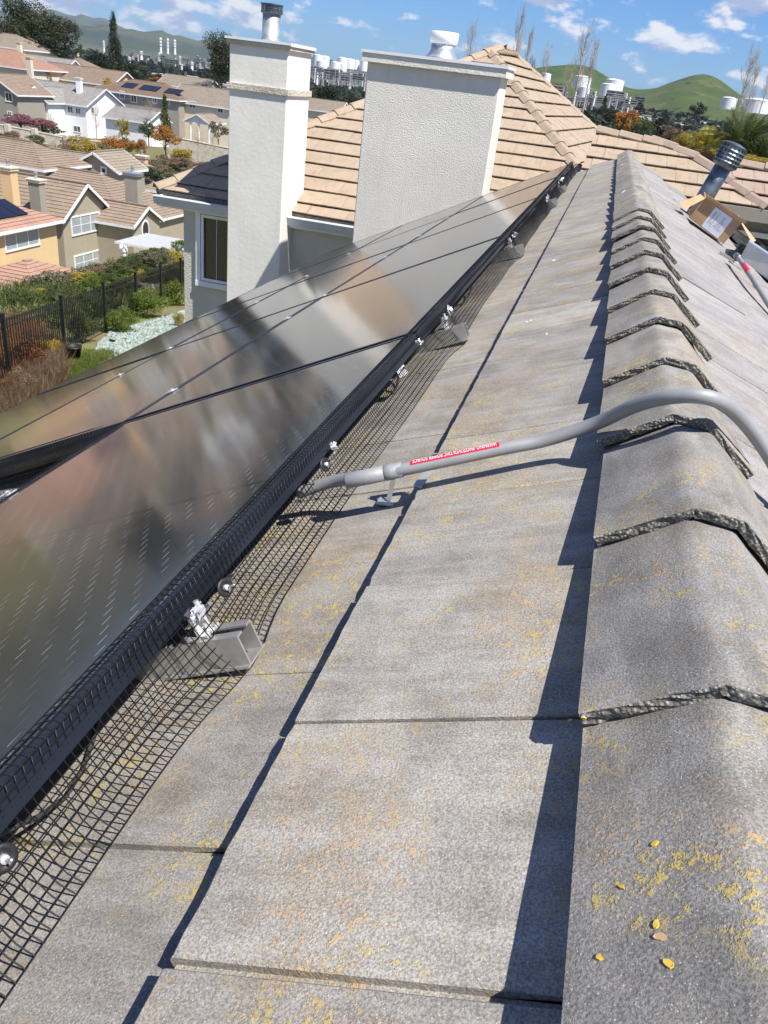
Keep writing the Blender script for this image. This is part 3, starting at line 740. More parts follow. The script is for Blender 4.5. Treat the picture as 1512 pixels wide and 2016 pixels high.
# red label, lettering upside down to the camera; wrapped band with raised print
red = simple('red_label', (.62, .012, .045), .45, var=.03); wht = simple('label_print', (.85, .80, .80), .5, var=.02)
La, Lb = None, None
best = [(Vector(p), i) for i, p in enumerate(cpath)]
def cpoint(px):
    bi, bd = 0, 1e9
    for i, p in enumerate(cpath):
        q = RM @ (np.array(p)-CAM); X_ = 756+FPX*q[0]/q[2]
        if abs(X_-px) < bd: bd = abs(X_-px); bi = i
    return bi
i0, i1 = cpoint(812), cpoint(990)
seg0, seg1 = cpath[i0], cpath[i1]; LL = (seg1-seg0).length; td = (seg1-seg0).normalized()
def tube_frame(s):
    # position along the centreline by fraction
    d = s*sum((cpath[i+1]-cpath[i]).length for i in range(i0, i1)); i = i0
    while i < i1 and d > (cpath[i+1]-cpath[i]).length: d -= (cpath[i+1]-cpath[i]).length; i += 1
    t = (cpath[i+1]-cpath[i]).normalized(); p = cpath[i]+t*d
    a = Vector((0, 0, 1)); a = (a-t*a.dot(t)).normalized(); b2 = t.cross(a)   # b2 points away (+Y side) or toward camera
    if b2.y > 0: b2 = -b2
    return p, t, a, b2
def on_tube(s, th, rr):
    p, t, a, b2 = tube_frame(s); return p+a*(rr*math.cos(th))+b2*(rr*math.sin(th))
mb = MB(); TH0, TH1 = -.55, .75; ns, nth = 14, 8
for i in range(ns+1):
    for j in range(nth+1): mb.v.append(tuple(on_tube(i/ns, TH0+(TH1-TH0)*j/nth, CR+.0006)))
for i in range(ns):
    for j in range(nth): a = i*(nth+1)+j; mb.f.append((a, a+nth+1, a+nth+2, a+1))
mb.build('warning_label', red, con, True)
fc = bpy.data.curves.new('txt', 'FONT'); fc.body = 'WARNING: PHOTOVOLTAIC POWER SOURCE'; fc.size = 1; fc.resolution_u = 3
fo = bpy.data.objects.new('txt', fc); COL.objects.link(fo); bpy.context.view_layer.update()
tm = bpy.data.meshes.new_from_object(fo.evaluated_get(bpy.context.evaluated_depsgraph_get())); bpy.data.objects.remove(fo)
bmx = bmesh.new(); bmx.from_mesh(tm); bmesh.ops.triangulate(bmx, faces=bmx.faces)
bmesh.ops.subdivide_edges(bmx, edges=[e for e in bmx.edges if e.calc_length() > .3], cuts=2); bmx.to_mesh(tm); bmx.free()
xs = [v.co.x for v in tm.vertices]; ysx = [v.co.y for v in tm.vertices]; x0, x1, y0, y1 = min(xs), max(xs), min(ysx), max(ysx)
for v in tm.vertices:
    fx = (v.co.x-x0)/(x1-x0); fy = (v.co.y-y0)/(y1-y0)
    s = .97-fx*.94; th = -.32+fy*.84          # upside down as seen from below
    q = on_tube(s, th, CR+.0011); v.co = q
tm.materials.clear(); tm.materials.append(wht); tm.name = 'label_text'
link('label_text', tm, None, con)
# strut bracket below the conduit
t = empty('strut_bracket', tuple(cp[2]), 'small bent silver strap bracket holding the conduit off the tile', 'bracket')
mb = MB(); q0 = Vector(onP(722, 958, (0, 0, surf(0)-.02), (-.386, 0, 1))); base = Vector(onP(765, 985, (0, 0, -.1148+.006), (-.386, 0, 1)))
mb.bar(base, (base.x+.004, base.y+.012, cp[2].z-.014), .009, .0022, (0, 1, 0)); mb.build('upright_leg', M['alu'], t)
st_ = Vector((base.x+.004, base.y+.012, cp[2].z-.014)); e = Vector(onP(822, 958, (0, 0, surf(0)+.006), (-.386, 0, 1)))
pp = catmull([st_, st_+Vector((.03, .004, .006)), st_+Vector((.058, .004, .004)), e], 6)
mb = MB()
for i in range(len(pp)-1): mb.bar(pp[i], pp[i+1]+(pp[i+1]-pp[i])*.05, .016, .0025, (0, 0, 1))
mb.build('strap', M['alu'], t)
mb = MB(); mb.box((base.x-.02, base.y-.014, base.z-.006), (base.x+.012, base.y+.012, base.z-.003)); mb.build('foot', M['alu'], t)
# ================================================================== tan hip-roofed house with the chimneys
def clip_poly(poly, a, b):
    """keep the part of 2d poly left of line a->b"""
    out = []; n = len(poly)
    def side(p): return (b[0]-a[0])*(p[1]-a[1])-(b[1]-a[1])*(p[0]-a[0])
    for i in range(n):
        p, q = poly[i], poly[(i+1) % n]; sp, sq = side(p), side(q)
        if sp >= 0: out.append(p)
        if (sp >= 0) != (sq >= 0): f = sp/(sp-sq); out.append((p[0]+(q[0]-p[0])*f, p[1]+(q[1]-p[1])*f))
    return out
def area(p): return abs(sum(p[i][0]*p[(i+1) % len(p)][1]-p[(i+1) % len(p)][0]*p[i][1] for i in range(len(p))))/2
def tiled_plane(parent, P0, u, v, poly, mat, w=.305, e=.343, t=.042, th=.016, name='roof_tile', limit=300, keep=None):
    """convex poly (ccw) in (u,v) metres. one object per tile up to the limit, the rest joined as stuff."""
    u = Vector(u).normalized(); v = Vector(v).normalized(); n = u.cross(v); P0 = Vector(P0)
    def W3(a, b, h): return P0+u*a+v*b+n*h
    vmin = min(p[1] for p in poly); vmax = max(p[1] for p in poly); umin = min(p[0] for p in poly); umax = max(p[0] for p in poly)
    shared = []
    for sd in range(3):
        r = random.Random(sd+50); jj = [r.uniform(-.004, .004) for _ in range(4)]; mb = MB()
        V = [(0, jj[0], t), (w-.003, jj[1], t), (w-.003, e+.03, .004), (0, e+.03, .004)]; n_ = len(mb.v)
        mb.v = V+[(a, b, h-th) for a, b, h in V]; mb.f = [(0, 1, 2, 3), (7, 6, 5, 4), (0, 4, 5, 1), (1, 5, 6, 2), (2, 6, 7, 3), (3, 7, 4, 0)]
        me = mb.mesh(name); me.materials.append(mat); shared.append(me)
    cnt = 0; rest = MB(); rows = int((vmax-vmin)/e)+1
    cells = []
    for j in range(rows):
        v0 = vmin+j*e; off = (j % 2)*w/2; c = int((umax-umin)/w)+2
        for i in range(c):
            u0 = umin-w+off+i*w; cells.append((u0, v0))
    if keep: cells.sort(key=lambda c: keep(W3(c[0]+w/2, c[1]+e/2, 0)))
    for (u0, v0) in cells:
        rect = [(u0, v0), (u0+w-.005, v0), (u0+w-.005, v0+e), (u0, v0+e)]; q = rect
        for k in range(len(poly)): 
            q = clip_poly(q, poly[k], poly[(k+1) % len(poly)])
            if len(q) < 3: break
        if len(q) < 3 or area(q) < .004: continue
        full = area(q) > .999*area(rect); jz = random.uniform(-.002, .003)
        if full and cnt < limit:
            o = link(name, random.choice(shared), None, parent); pz = W3(u0, v0, jz)
            o.matrix_basis = Matrix(((u.x, v.x, n.x, pz.x), (u.y, v.y, n.y, pz.y), (u.z, v.z, n.z, pz.z), (0, 0, 0, 1))); cnt += 1
        else:
            tgt = rest if cnt >= limit else MB(); k = len(tgt.v); m_ = len(q)
            hh = [t+(.004-t)*(b-v0)/e+jz for a, b in q]
            tgt.v += [tuple(W3(a, b, h)) for (a, b), h in zip(q, hh)]+[tuple(W3(a, b, h-th)) for (a, b), h in zip(q, hh)]
            tgt.f.append(tuple(k+i for i in range(m_))); tgt.f.append(tuple(k+m_+i for i in range(m_))[::-1])
            for i in range(m_): i2 = (i+1) % m_; tgt.f.append((k+i, k+m_+i, k+m_+i2, k+i2))
            if tgt is not rest: tgt.build(name, mat, parent); cnt += 1
    if rest.v: tag(rest.build(name+'_field', mat, parent), kind='stuff')
    mb = MB(); mb.face([W3(a, b, -.012) for a, b in poly]); mb.face([W3(a, b, -.10) for a, b in poly][::-1])
    for k in range(len(poly)):
        a, b = poly[k], poly[(k+1) % len(poly)]; mb.face([W3(*a, -.012), W3(*a, -.10), W3(*b, -.10), W3(*b, -.012)])
    mb.build('roof_deck', M['mortar'], parent)
    return cnt
def hip_caps(parent, A, B, mat, n1=None, width=.27, e=.36, rise=.07, name='ridge_tile', lift=.03):
    A = Vector(A); B = Vector(B); d = (B-A).normalized(); L_ = (B-A).length; side = d.cross(Vector((0, 0, 1))).normalized(); up = side.cross(d)
    prof = [(-width/2, -rise), (-.045, -.008), (.045, -.008), (width/2, -rise)]; k = 4; mb = MB(); LN = e+.06
    prof = [(-width/2, -rise), (-.05, -.004), (-.02, .004), (.02, .004), (.05, -.004), (width/2, -rise)]; k = 6
    for (y, dz, s) in ((0, .022, 1.0), (LN, 0, .93)):
        for (x, z) in prof: mb.v.append((x*s, y, z+dz))
        for (x, z) in prof: mb.v.append((x*s*.96, y, z+dz-.02))
    for i in range(k-1):
        mb.f.append((i, i+1, 2*k+i+1, 2*k+i)); mb.f.append((k+i+1, k+i, 3*k+i, 3*k+i+1)); mb.f.append((i, k+i, k+i+1, i+1)); mb.f.append((2*k+i+1, 3*k+i+1, 3*k+i, 2*k+i))
    mb.f.append((0, 2*k, 3*k, k)); mb.f.append((k-1, 2*k-1, 4*k-1, 3*k-1))
    me = mb.mesh(name); me.materials.append(mat); c = int(L_/e)+1
    for i in range(c):
        p = A+d*(i*e)+up*lift; o = link(name, me, None, parent)
        if i*e > L_: break
        s2 = side; o.matrix_basis = Matrix(((s2.x, d.x, up.x, p.x), (s2.y, d.y, up.y, p.y), (s2.z, d.z, up.z, p.z), (0, 0, 0, 1)))
GY, GZ = 12.20, -1.62
WN = (0, -.5, 1.); WP = (0, GY, GZ)
def wing(px, py): return onP(px, py, WP, WN)
tan_house = empty('tan_tiled_house', (-3, 12, -5.6), 'tan-tiled hip-roofed house wing behind the array, with two stucco chimneys and a corner window', 'house')
Aw = wing(306, 371); apex = wing(966, 101); hb = wing(1135, 330)
dh = (hb-apex)/(apex[2]-hb[2]); K = apex+dh*(apex[2]-GZ)
vs = Vector((0, 1, .5)).normalized(); us = Vector((1, 0, 0))
def uvw(p): d = Vector(p)-Vector(WP); return (d.dot(us), d.dot(vs))
Kc = K.copy()
tiled_plane(tan_house, WP, us, vs, [uvw(Aw*[1, 1, 1]), uvw(Kc), uvw(apex)], M['tan'], w=.33, e=.372, keep=lambda p: abs(p.x+3.2), limit=290)
# right-facing plane
dd = np.array([math.sin(math.radians(4.5)), math.cos(math.radians(4.5)), 0.])
nr = np.cross(dd, apex-K); nr /= np.linalg.norm(nr); nr = nr if nr[2] > 0 else -nr
S1 = onP(1010, 107, apex, nr); S2 = onP(1218, 297, apex, nr); ds = (S2-S1)/(S1[2]-S2[2]); K2 = S1+ds*(S1[2]-(-1.1)); Kr = apex+dh*(apex[2]+1.1)
vr = Vector(np.cross(nr, dd)); ur = Vector(dd)
if vr.z < 0: vr = -vr
# u x v must point up
if ur.cross(vr).z < 0: ur = -ur
def uvr(p): d = Vector(p)-Vector(Kr); return (d.dot(ur), d.dot(vr))
poly = [uvr(Kr), uvr(K2), uvr(S1), uvr(apex)]
def ccw(P): return P if sum(P[i][0]*P[(i+1) % len(P)][1]-P[(i+1) % len(P)][0]*P[i][1] for i in range(len(P))) > 0 else P[::-1]
tiled_plane(tan_house, Kr, ur, vr, ccw(poly), M['tan'], w=.33, e=.372, name='east_roof_tile', t=.05)
up_ = np.array([0, 0, .03])
hip_caps(tan_house, Aw+up_, apex+up_, M['tan']); hip_caps(tan_house, K*.55+apex*.45+up_*0+np.array([0, 0, .03]) if False else K+up_, apex+up_, M['tan']); hip_caps(tan_house, S2+ds*.4+up_, S1+up_, M['tan'], width=.2)
hip_caps(tan_house, apex+up_, S1+up_, M['tan'])
# hidden back planes close the roof
mb = MB(); back = np.array([apex[0]-4.5, apex[1]+5.5, GZ]); back2 = np.array([apex[0]+5, apex[1]+7, GZ])
mb.face([Aw, apex, back]); mb.face([apex, S1, back2, back]); mb.face([S1, K2, back2]); mb.build('rear_roof', M['tan'], tan_house)
# walls, gutter
wc = atY(361, 395, 12.33); WXL = float(wc[0])
mb = MB(); mb.box((WXL, 12.33, -5.9), (2.6, 17.5, -1.72)); mb.build('wall', M['stucco_wall'], tan_house)
gl = atY(306, 371, GY-.02)
mb = MB(); gx0, gx1 = float(gl[0]), 1.9; y0 = GY-.11; zt = GZ+.015; zb = zt-.135
prof = [(y0+.10, zt), (y0+.0, zt), (y0-.008, zt-.012), (y0+.004, zt-.02), (y0+.012, zt-.07), (y0+.03, zb), (y0+.10, zb)]
for x in (gx0, gx1):
    for (y, z) in prof: mb.v.append((x, y, z))
k = len(prof)
for i in range(k): j = (i+1) % k; mb.f.append((i, j, k+j, k+i))
mb.f.append(tuple(range(k))[::-1]); mb.f.append(tuple(range(k, 2*k))); mb.build('gutter', M['blueish'], tan_house)
mb = MB(); mb.box((gx0+.05, GY-.01, GZ-.16), (gx1, 12.33, GZ-.12)); mb.build('soffit', M['white'], tan_house)
mb = MB(); mb.box((gx0, GY, GZ-.15), (gx0+.03, 17.0, GZ+.0)); mb.build('side_fascia', M['white'], tan_house)
# corner window
def window(parent, axis, c, a0, a1, z0, z1, fr=.09, depth=.05, mull=0, hmull=0, glass='glass', out=1, mat='white', arch=False):
    """axis 'Y': in a wall facing -Y at y=c ; axis 'X': in a wall facing +X at x=c. one frame part, panes under it"""
    mb = MB()
    def B(p0, p1, q0, q1, d0, d1):
        if axis == 'Y': mb.box((min(p0, p1), c-d1, q0), (max(p0, p1), c-d0, q1))
        else: mb.box((c+d0, min(p0, p1), q0), (c+d1, max(p0, p1), q1))
    B(a0, a1, z1-fr, z1, -.02, depth); B(a0, a1, z0, z0+fr, -.02, depth*1.3); B(a0, a0+fr, z0+fr, z1-fr, -.02, depth); B(a1-fr, a1, z0+fr, z1-fr, -.02, depth)
    for i in range(mull): x = a0+(a1-a0)*(i+1)/(mull+1); B(x-fr*.3, x+fr*.3, z0+fr, z1-fr, -.01, depth*.7)
    for i in range(hmull): z = z0+(z1-z0)*(i+1)/(hmull+1); B(a0+fr, a1-fr, z-fr*.2, z+fr*.2, -.01, depth*.6)
    f = mb.build('window_frame', M[mat], parent)
    ps = [a0+fr*.9]+[a0+(a1-a0)*(i+1)/(mull+1) for i in range(mull)]+[a1-fr*.9]
    for i in range(len(ps)-1):
        mb = MB()
        if axis == 'Y': mb.box((ps[i]+.001, c-.012, z0+fr*.9), (ps[i+1]-.001, c-.004, z1-fr*.9))
        else: mb.box((c+.004, ps[i]+.001, z0+fr*.9), (c+.012, ps[i+1]-.001, z1-fr*.9))
        mb.build('pane', M[glass], f)
    return f
wtl = atY(385, 405, 12.28); wbl = atY(392, 562, 12.28)
wx0, wz1, wz0 = float(wtl[0]), float(wtl[2])-.02, float(wbl[2])
fr = window(tan_house, 'Y', 12.33, wx0, wx0+1.35, wz0, wz1, .085, .06, 0, 0, 'glass')
mb = MB(); 
mb.box((wx0+.095, 12.325-.05, wz0+.095), (wx0+1.255, 12.325-.02, wz0+.14)); mb.box((wx0+.095, 12.275, wz1-.14), (wx0+1.255, 12.305, wz1-.095)); mb.box((wx0+.095, 12.275, wz0+.14), (wx0+.14, 12.305, wz1-.14)); mb.build('sash', M['white'], fr)
mb = MB(); mb.box((wx0+.36, 12.322-.018, wz0+.14), (wx0+.368, 12.318-.008, wz1-.14)); mb.build('muntin', M['white'], fr)

# ---- chimneys (parts of the house)
CY = 11.86
def P3(px, py, Y=CY): return atY(px, py, Y)
def chim_body(x0, x1, y0, y1, z0, z1, mat, seed):
    mb = MB(); r = .012
    # slightly eased corners
    pr = [(x0+r, y0), (x1-r, y0), (x1, y0+r), (x1, y1-r), (x1-r, y1), (x0+r, y1), (x0, y1-r), (x0, y0+r)]
    for z in (z0, z1):
        for (x, y) in pr: mb.v.append((x, y, z))
    for i in range(8): j = (i+1) % 8; mb.f.append((i, j, 8+j, 8+i))
    mb.f.append(tuple(range(8))[::-1]); mb.f.append(tuple(range(8, 16))); return mb
c1l, c1r = P3(451.5, 120)[0], P3(567.5, 120)[0]; z1t = P3(452, 86)[2]
ch1 = chim_body(c1l, c1r, CY, CY+.94, -5.8, z1t+.06, M['stucco'], 1).build('chimney', M['stucco'], tan_house)
ch1['label'] = 'narrow smooth off-white chimney with a mid band, left of the wide one'
def band(parent, name, x0, x1, y0, y1, z0, z1, o, mat, jag=0):
    mb = MB(); mb.box((x0-o, y0-o, z0), (x1+o, y1+o, z1)); return mb.build(name, M[mat], parent)
zc = P3(450, 84.6)[2]; zct = P3(449, 72)[2]
band(ch1, 'chimney_cap', c1l, c1r, CY, CY+.94, zc, zct, .035, 'stucco_trim')
mb = MB(); mb.box((c1l-.05, CY-.05, zct+.002), (c1r+.05, CY+.99, zct+.012)); mb.box((c1l-.053, CY-.053, zct-.02), (c1r+.053, CY-.05, zct+.012)); mb.box((c1r+.05, CY-.05, zct-.03), (c1r+.053, CY+.99, zct+.012)); mb.build('cap_flashing', M['white'], ch1)
zb0, zb1 = P3(451, 173.5)[2], P3(449, 161)[2]
band(ch1, 'chimney_band', c1l, c1r, CY, CY+.94, zb0, zb1, .028, 'stucco_trim')
fx = float(P3(534, 60, CY+.47)[0]); fy = CY+.47; rr = .5*float(P3(551, 60, fy)[0]-P3(518, 60, fy)[0]); zt1 = float(P3(534, 26, fy)[2]); zt2 = float(P3(534, 8, fy)[2])
mb = MB(); mb.lathe([(rr*1.25, zct+.012), (rr*1.05, zct+.05), (rr, zct+.055), (rr, zt1)], (fx, fy, 0), 28); mb.build('flue_pipe', M['galv'], ch1, True)
mb = MB(); mb.lathe([(rr*1.02, zt1-.012), (rr*1.22, zt1), (rr*1.24, zt1+.01)], (fx, fy, 0), 28); mb.lathe([(rr*1.27, zt2-.012), (rr*1.27, zt2), (rr*.3, zt2+.012)], (fx, fy, 0), 28)
for i in range(26): a = 2*PI*i/26; mb.bar((fx+rr*1.15*math.cos(a), fy+rr*1.15*math.sin(a), zt1+.005), (fx+rr*1.15*math.cos(a), fy+rr*1.15*math.sin(a), zt2-.005), .006, .006, (1, .1, 0))
for k in range(5): z = zt1+.015+(zt2-zt1-.03)*k/4; mb.tube([(fx+rr*1.17*math.cos(2*PI*i/24), fy+rr*1.17*math.sin(2*PI*i/24), z) for i in range(25)], .003, 4, False)
mb.lathe([(rr*.8, zt1+.005), (rr*.8, zt2-.01)], (fx, fy, 0), 20)
mb.build('rain_cap', M['galv_dark'], ch1)
C2Y = 10.70
c2l, c2r = atY(724, 122, C2Y)[0], atY(986.5, 157, C2Y)[0]
z2b = float(atY(725, 121, C2Y)[2]); z2t = float(atY(722, 98, C2Y)[2])
ch2 = chim_body(c2l, c2r, C2Y, C2Y+.62, -5.8, z2b+.03, M['stucco_rough'], 2).build('chimney', M['stucco_rough'], tan_house)
ch2['label'] = 'wide rough-textured off-white chimney, right of the narrow one'
band(ch2, 'chimney_cap', c2l, c2r, C2Y, C2Y+.62, z2b, z2t-.03, .06, 'stucco_rough')
mb = MB(); mb.box((c2l-.075, C2Y-.075, z2t-.028), (c2r+.075, C2Y+.70, z2t+.004)); mb.build('cap_flashing', M['white'], ch2)
fy = C2Y+.32; fx = float(atY(873, 90, fy)[0]); rr = .5*float(atY(897, 90, fy)[0]-atY(849, 90, fy)[0]); zt = float(atY(873, 63, fy)[2])
mb = MB(); mb.lathe([(rr*1.5, z2t+.004), (rr*1.25, z2t+.025), (rr*1.12, z2t+.05), (rr*1.0, z2t+.10), (rr*.97, zt-.12)], (fx, fy, 0), 28); mb.build('flue_pipe', M['galv'], ch2, True)
mb = MB(); mb.lathe([(rr*.97, zt-.13), (rr*1.12, zt-.11), (rr*1.15, zt-.004), (rr*1.1, zt), (rr*.5, zt+.003)], (fx, fy, 0), 28); mb.build('storm_collar', M['white'], ch2, True)

# ================================================================== roofs to the right beyond our gable
NP = (0, -.5, 1.)
NPT = Vector(atY(1300, 300, 13.6)); nx_house = empty('pinkish_tiled_house', (6, 15, -7), 'low tan and pinkish tiled roof seen past the right end of our ridge', 'house')
def nb(px, py): return onP(px, py, NPT, NP)
def uvn(p): d = Vector(p)-NPT; return (d.dot(us), d.dot(vs))
eave = [nb(1424, 401), nb(1600, 424)]; ez = eave[0][2]
bl = nb(1180, 385); bl = np.array([bl[0], NPT.y+(ez-NPT.z)/.5, ez])
e0 = nb(1424, 401); e1 = np.array([nb(1650, 430)[0], e0[1], e0[2]]); bl = np.array([nb(1200, 380)[0]-.5, e0[1], e0[2]])
hA = nb(1424, 350); hAe = np.array([nb(1512, 413)[0], e0[1], e0[2]])
top = [nb(1175, 258), nb(1297, 284), nb(1404, 316)]
polyL = [uvn(bl), uvn(hAe), uvn(nb(1424, 352)), uvn(nb(1370, 306)), uvn(nb(1296, 283)), uvn(nb(1175, 258))]
tiled_plane(nx_house, NPT, us, vs, ccw(polyL), M['tan'], limit=150)
polyR = [uvn(hAe), uvn(e1+np.array([1, 0, 0])), uvn(nb(1640, 350)), uvn(nb(1370, 308)), uvn(nb(1424, 352))]
pr_ = ccw(polyR)
tiled_plane(nx_house, NPT+Vector((0, 0, -.015)), us, vs, [uvn(hAe), uvn(e1+np.array([1, 0, 0])), uvn(nb(1640, 352)), uvn(nb(1400, 318))], M['pink'], limit=140)
hip_caps(nx_house, hAe+up_, nb(1404, 335)+up_, M['pink'], width=.22); hip_caps(nx_house, nb(1372, 312)+up_, nb(1308, 285)+up_, M['pink'], width=.2)
hip_caps(nx_house, nb(1175, 258)+up_, nb(1296, 283)+up_, M['tan'], width=.2)
hip_caps(nx_house, nb(1404, 317)+up_, nb(1640, 351)+up_, M['pink'], width=.2)
mb = MB(); mb.box((bl[0], e0[1]+.45, -8), (e1[0]+1, e0[1]+7, e0[2]-.12)); mb.build('wall', M['greybeige'], nx_house)
mb = MB(); mb.box((bl[0], e0[1]-.06, e0[2]-.17), (e1[0]+1, e0[1]-.01, e0[2]+.0)); mb.build('fascia', M['greybeige'], nx_house)
mb = MB(); pA = nb(1175, 258); pB = nb(1640, 350); mb.face([pA, pB, (pB[0], pB[1]+6, pB[2]-3), (pA[0], pA[1]+6, pA[2]-3)]); mb.build('rear_roof', M['pink'], nx_house)
wz = e0[2]-.35; window(nx_house, 'Y', e0[1]+.45, hAe[0]-.6, hAe[0]+.5, wz-1.2, wz, .07, .04, 1, 0, 'glass')

# ================================================================== things on the right slope
vp0 = Vector(onP(1388, 428, (.451, 0, -.232), (.47, 0, 1))); vb = Vector(atY(1390, 385, 7.6)); vt = Vector(atY(1430, 318, 7.6)); vdir = (vt-vb).normalized(); vb2 = vb-vdir*.55
pipe = empty('vent_pipe', tuple(vb2), 'leaning dark galvanised vent pipe with slotted cap on the right slope', 'vent pipe')
rv = .072
mb = MB(); mb.tube([vb2, vb, vt-vdir*.02], rv, 24); mb.build('pipe', M['galv_dark'], pipe, True)
mb = MB(); q = vdir.to_track_quat('Z', 'Y').to_matrix()
c = vt-vdir*.03; mb.lathe([(rv*1.05, -.02), (rv*1.4, .0), (rv*1.42, .012)], tuple(c), 24, q); H_ = .15
mb.lathe([(rv*1.36, H_), (rv*1.42, H_+.012), (rv*.4, H_+.03)], tuple(c), 24, q); mbc = MB(); mbc.lathe([(rv*1.2, 0), (rv*1.2, H_)], tuple(c), 20, q); mbc.build('slot_light_core', M['white'], pipe, True)  # added white core imitates daylight passing through the cap's slots
for i in range(16): a = 2*PI*i/16; d = q @ Vector((math.cos(a), math.sin(a), 0))*rv*1.34; mb.bar(c+d, c+d+vdir*(H_+.005), .02, .006, q @ Vector((-math.sin(a), math.cos(a), 0)))
for k in range(1, 5): z = H_*k/5; mb.tube([c+vdir*z+(q @ Vector((math.cos(2*PI*i/24), math.sin(2*PI*i/24), 0)))*rv*1.37 for i in range(25)], .010, 5, False)
mb.build('slotted_cap', M['galv_dark'], pipe)
mb = MB(); mb.lathe([(rv*2.2, -.02), (rv*1.1, .06)], tuple(vb2+vdir*.2), 20, q); mb.build('flashing_collar', M['galv_dark'], pipe)

# right array: dark panels lying on the right slope
array2 = empty('solar_array', (2, 8.6, -1), 'smaller array of dark solar panels on the right slope behind the cardboard box', 'solar array')
for k, (Xc, Yc, lab) in enumerate(((1.62, 9.7, 'dark solar panel on the right slope behind the cardboard box, next to the gable end'), (1.62, 7.62, 'dark solar panel on the right slope just right of the cardboard box'), (2.62, 9.7, 'lower dark solar panel on the right slope beside the gable end'), (2.62, 7.62, 'lower dark solar panel on the right slope, partly out of the photo'))):
    p = copy_tree(proto); p['label'] = lab; p.parent = array2; p.matrix_parent_inverse = Matrix.Translation(-Vector(array2.location)); p.location = (Xc, Yc, -.095+.13-(Xc-RX)*.5); p.rotation_euler = (0, math.radians(26.57), 0)
# cardboard box lying on the slope, paper label on the near side
A_ = Vector(atY(1356, 428, 6.75)); B_ = Vector(atY(1424, 481, 6.45)); C_ = Vector(atY(1459, 440, 6.45)); D_ = Vector(atY(1388, 391, 6.75))
t = empty('cardboard_box', tuple(A_), 'open cardboard box with a white printed sheet, resting on the right roof slope', 'box')
bk = Vector((.02, .34, .02)); th = Vector((0, .006, 0)); mb = MB()
def slab(P, off):
    P = [Vector(p) for p in P]
    n = len(mb.v); mb.v += [tuple(p) for p in P]+[tuple(p+off) for p in P]; k = len(P)
    mb.f.append(tuple(range(n, n+k))); mb.f.append(tuple(range(n+k, n+2*k))[::-1])
    for i in range(k): j = (i+1) % k; mb.f.append((n+i, n+k+i, n+k+j, n+j))
slab([A_, B_, C_, D_], th); slab([A_+bk, B_+bk, C_+bk, D_+bk], th); slab([A_, D_, D_+bk, A_+bk], Vector((.005, 0, 0))); slab([B_, C_, C_+bk, B_+bk], Vector((-.005, 0, 0))); slab([A_, B_, B_+bk, A_+bk], Vector((0, 0, .005)))
mb.build('box_body', M['card'], t)
F1 = [Vector(D_), Vector(atY(1379, 383, 6.85)), Vector(atY(1336, 401, 6.6)), Vector(atY(1346, 413, 6.45))]; mb = MB(); slab(F1, Vector((0, .006, .003))); mb.build('flap', M['card'], t)
F2 = [Vector(C_), Vector(atY(1462, 440, 6.6)), Vector(atY(1488, 474, 6.3)), Vector(atY(1480, 478, 6.1))]; mb = MB(); slab(F2, Vector((0, .006, .003))); mb.build('flap', M['card'], t)
F3 = [D_+bk*.02, C_, C_+Vector((.03, -.05, .015)), D_+Vector((.02, -.04, .015))]; mb = MB(); slab(F3, Vector((0, 0, .004))); mb.build('flap', M['card'], t)
paper = simple('printed_sheet', (.80, .82, .85), .6, var=.02)
def onbox(a, b_): return A_.lerp(B_, a).lerp(D_.lerp(C_, a), b_)
nb_ = (B_-A_).cross(D_-A_).normalized(); nb_ = nb_ if nb_.y < 0 else -nb_
mb = MB(); mb.face([onbox(.36, .04)+nb_*.003, onbox(.83, .04)+nb_*.003, onbox(.80, .97)+nb_*.003, onbox(.33, .97)+nb_*.003]); sheet = mb.build('printed_sheet', paper, t)
mb = MB(); ink = simple('ink', (.25, .25, .30), .7); rr_ = random.Random(3)
for k in range(13):
    a0 = .37+.43*k/13
    b0 = .2+rr_.uniform(0, .1)
    while b0 < .85:
        b1 = min(.88, b0+rr_.uniform(.03, .10))
        if k not in (0, 5): mb.face([onbox(a0, b0)+nb_*.0045, onbox(a0+.012, b0)+nb_*.0045, onbox(a0+.012, b1)+nb_*.0045, onbox(a0, b1)+nb_*.0045])
        b0 = b1+.02
        if rr_.random() < .12: break
mb.build('printed_lines', ink, sheet)
# rail, connector boxes and pale metal cover in front of the right array
def rs(x, n): return (x, -.06-(x-RX)*.47+n)
def boxon(name, x0, x1, y0, y1, n0, n1, mat, parent):
    mb = MB(); sl = .47
    P = [(x0, y0), (x1, y0), (x1, y1), (x0, y1)]
    V = [(x, y, -.10-(x-RX)*sl+n0) for x, y in P]+[(x, y, -.10-(x-RX)*sl+n1) for x, y in P]; mb.v = V
    mb.f = [(3, 2, 1, 0), (4, 5, 6, 7), (0, 1, 5, 4), (1, 2, 6, 5), (2, 3, 7, 6), (3, 0, 4, 7)]; return mb.build(name, M[mat], parent)
mc = Vector(atY(1457, 508, 5.5)); mc2 = Vector(atY(1475, 476, 5.5)); md = Vector(atY(1540, 573, 5.2)); md2 = Vector(atY(1556, 530, 5.2))
t = empty('metal_cover', tuple(mc), 'pale blue-grey metal cover sheet standing at the right edge of the photo, beyond the conduit', 'metal cover')
mb = MB(); pale = simple('pale_sheet_metal', (.55, .60, .64), .3, .6, var=.1)
slab([mc, md, md2, mc2], Vector((.01, .012, 0))); slab([mc2, md2, md2+Vector((.02, .10, .0)), mc2+Vector((.02, .10, .0))], Vector((0, 0, -.008))); slab([mc, mc2, mc2+Vector((.02, .12, 0)), mc+Vector((.02, .12, 0))], Vector((.006, 0, 0)))
mb.build('cover_sheet', pale, t)
e = Vector(atY(1440, 492, 5.75)); t = empty('connector_bundle', tuple(e), 'black connector box and cable bundle between the cardboard box and the pale metal cover', 'connector box')
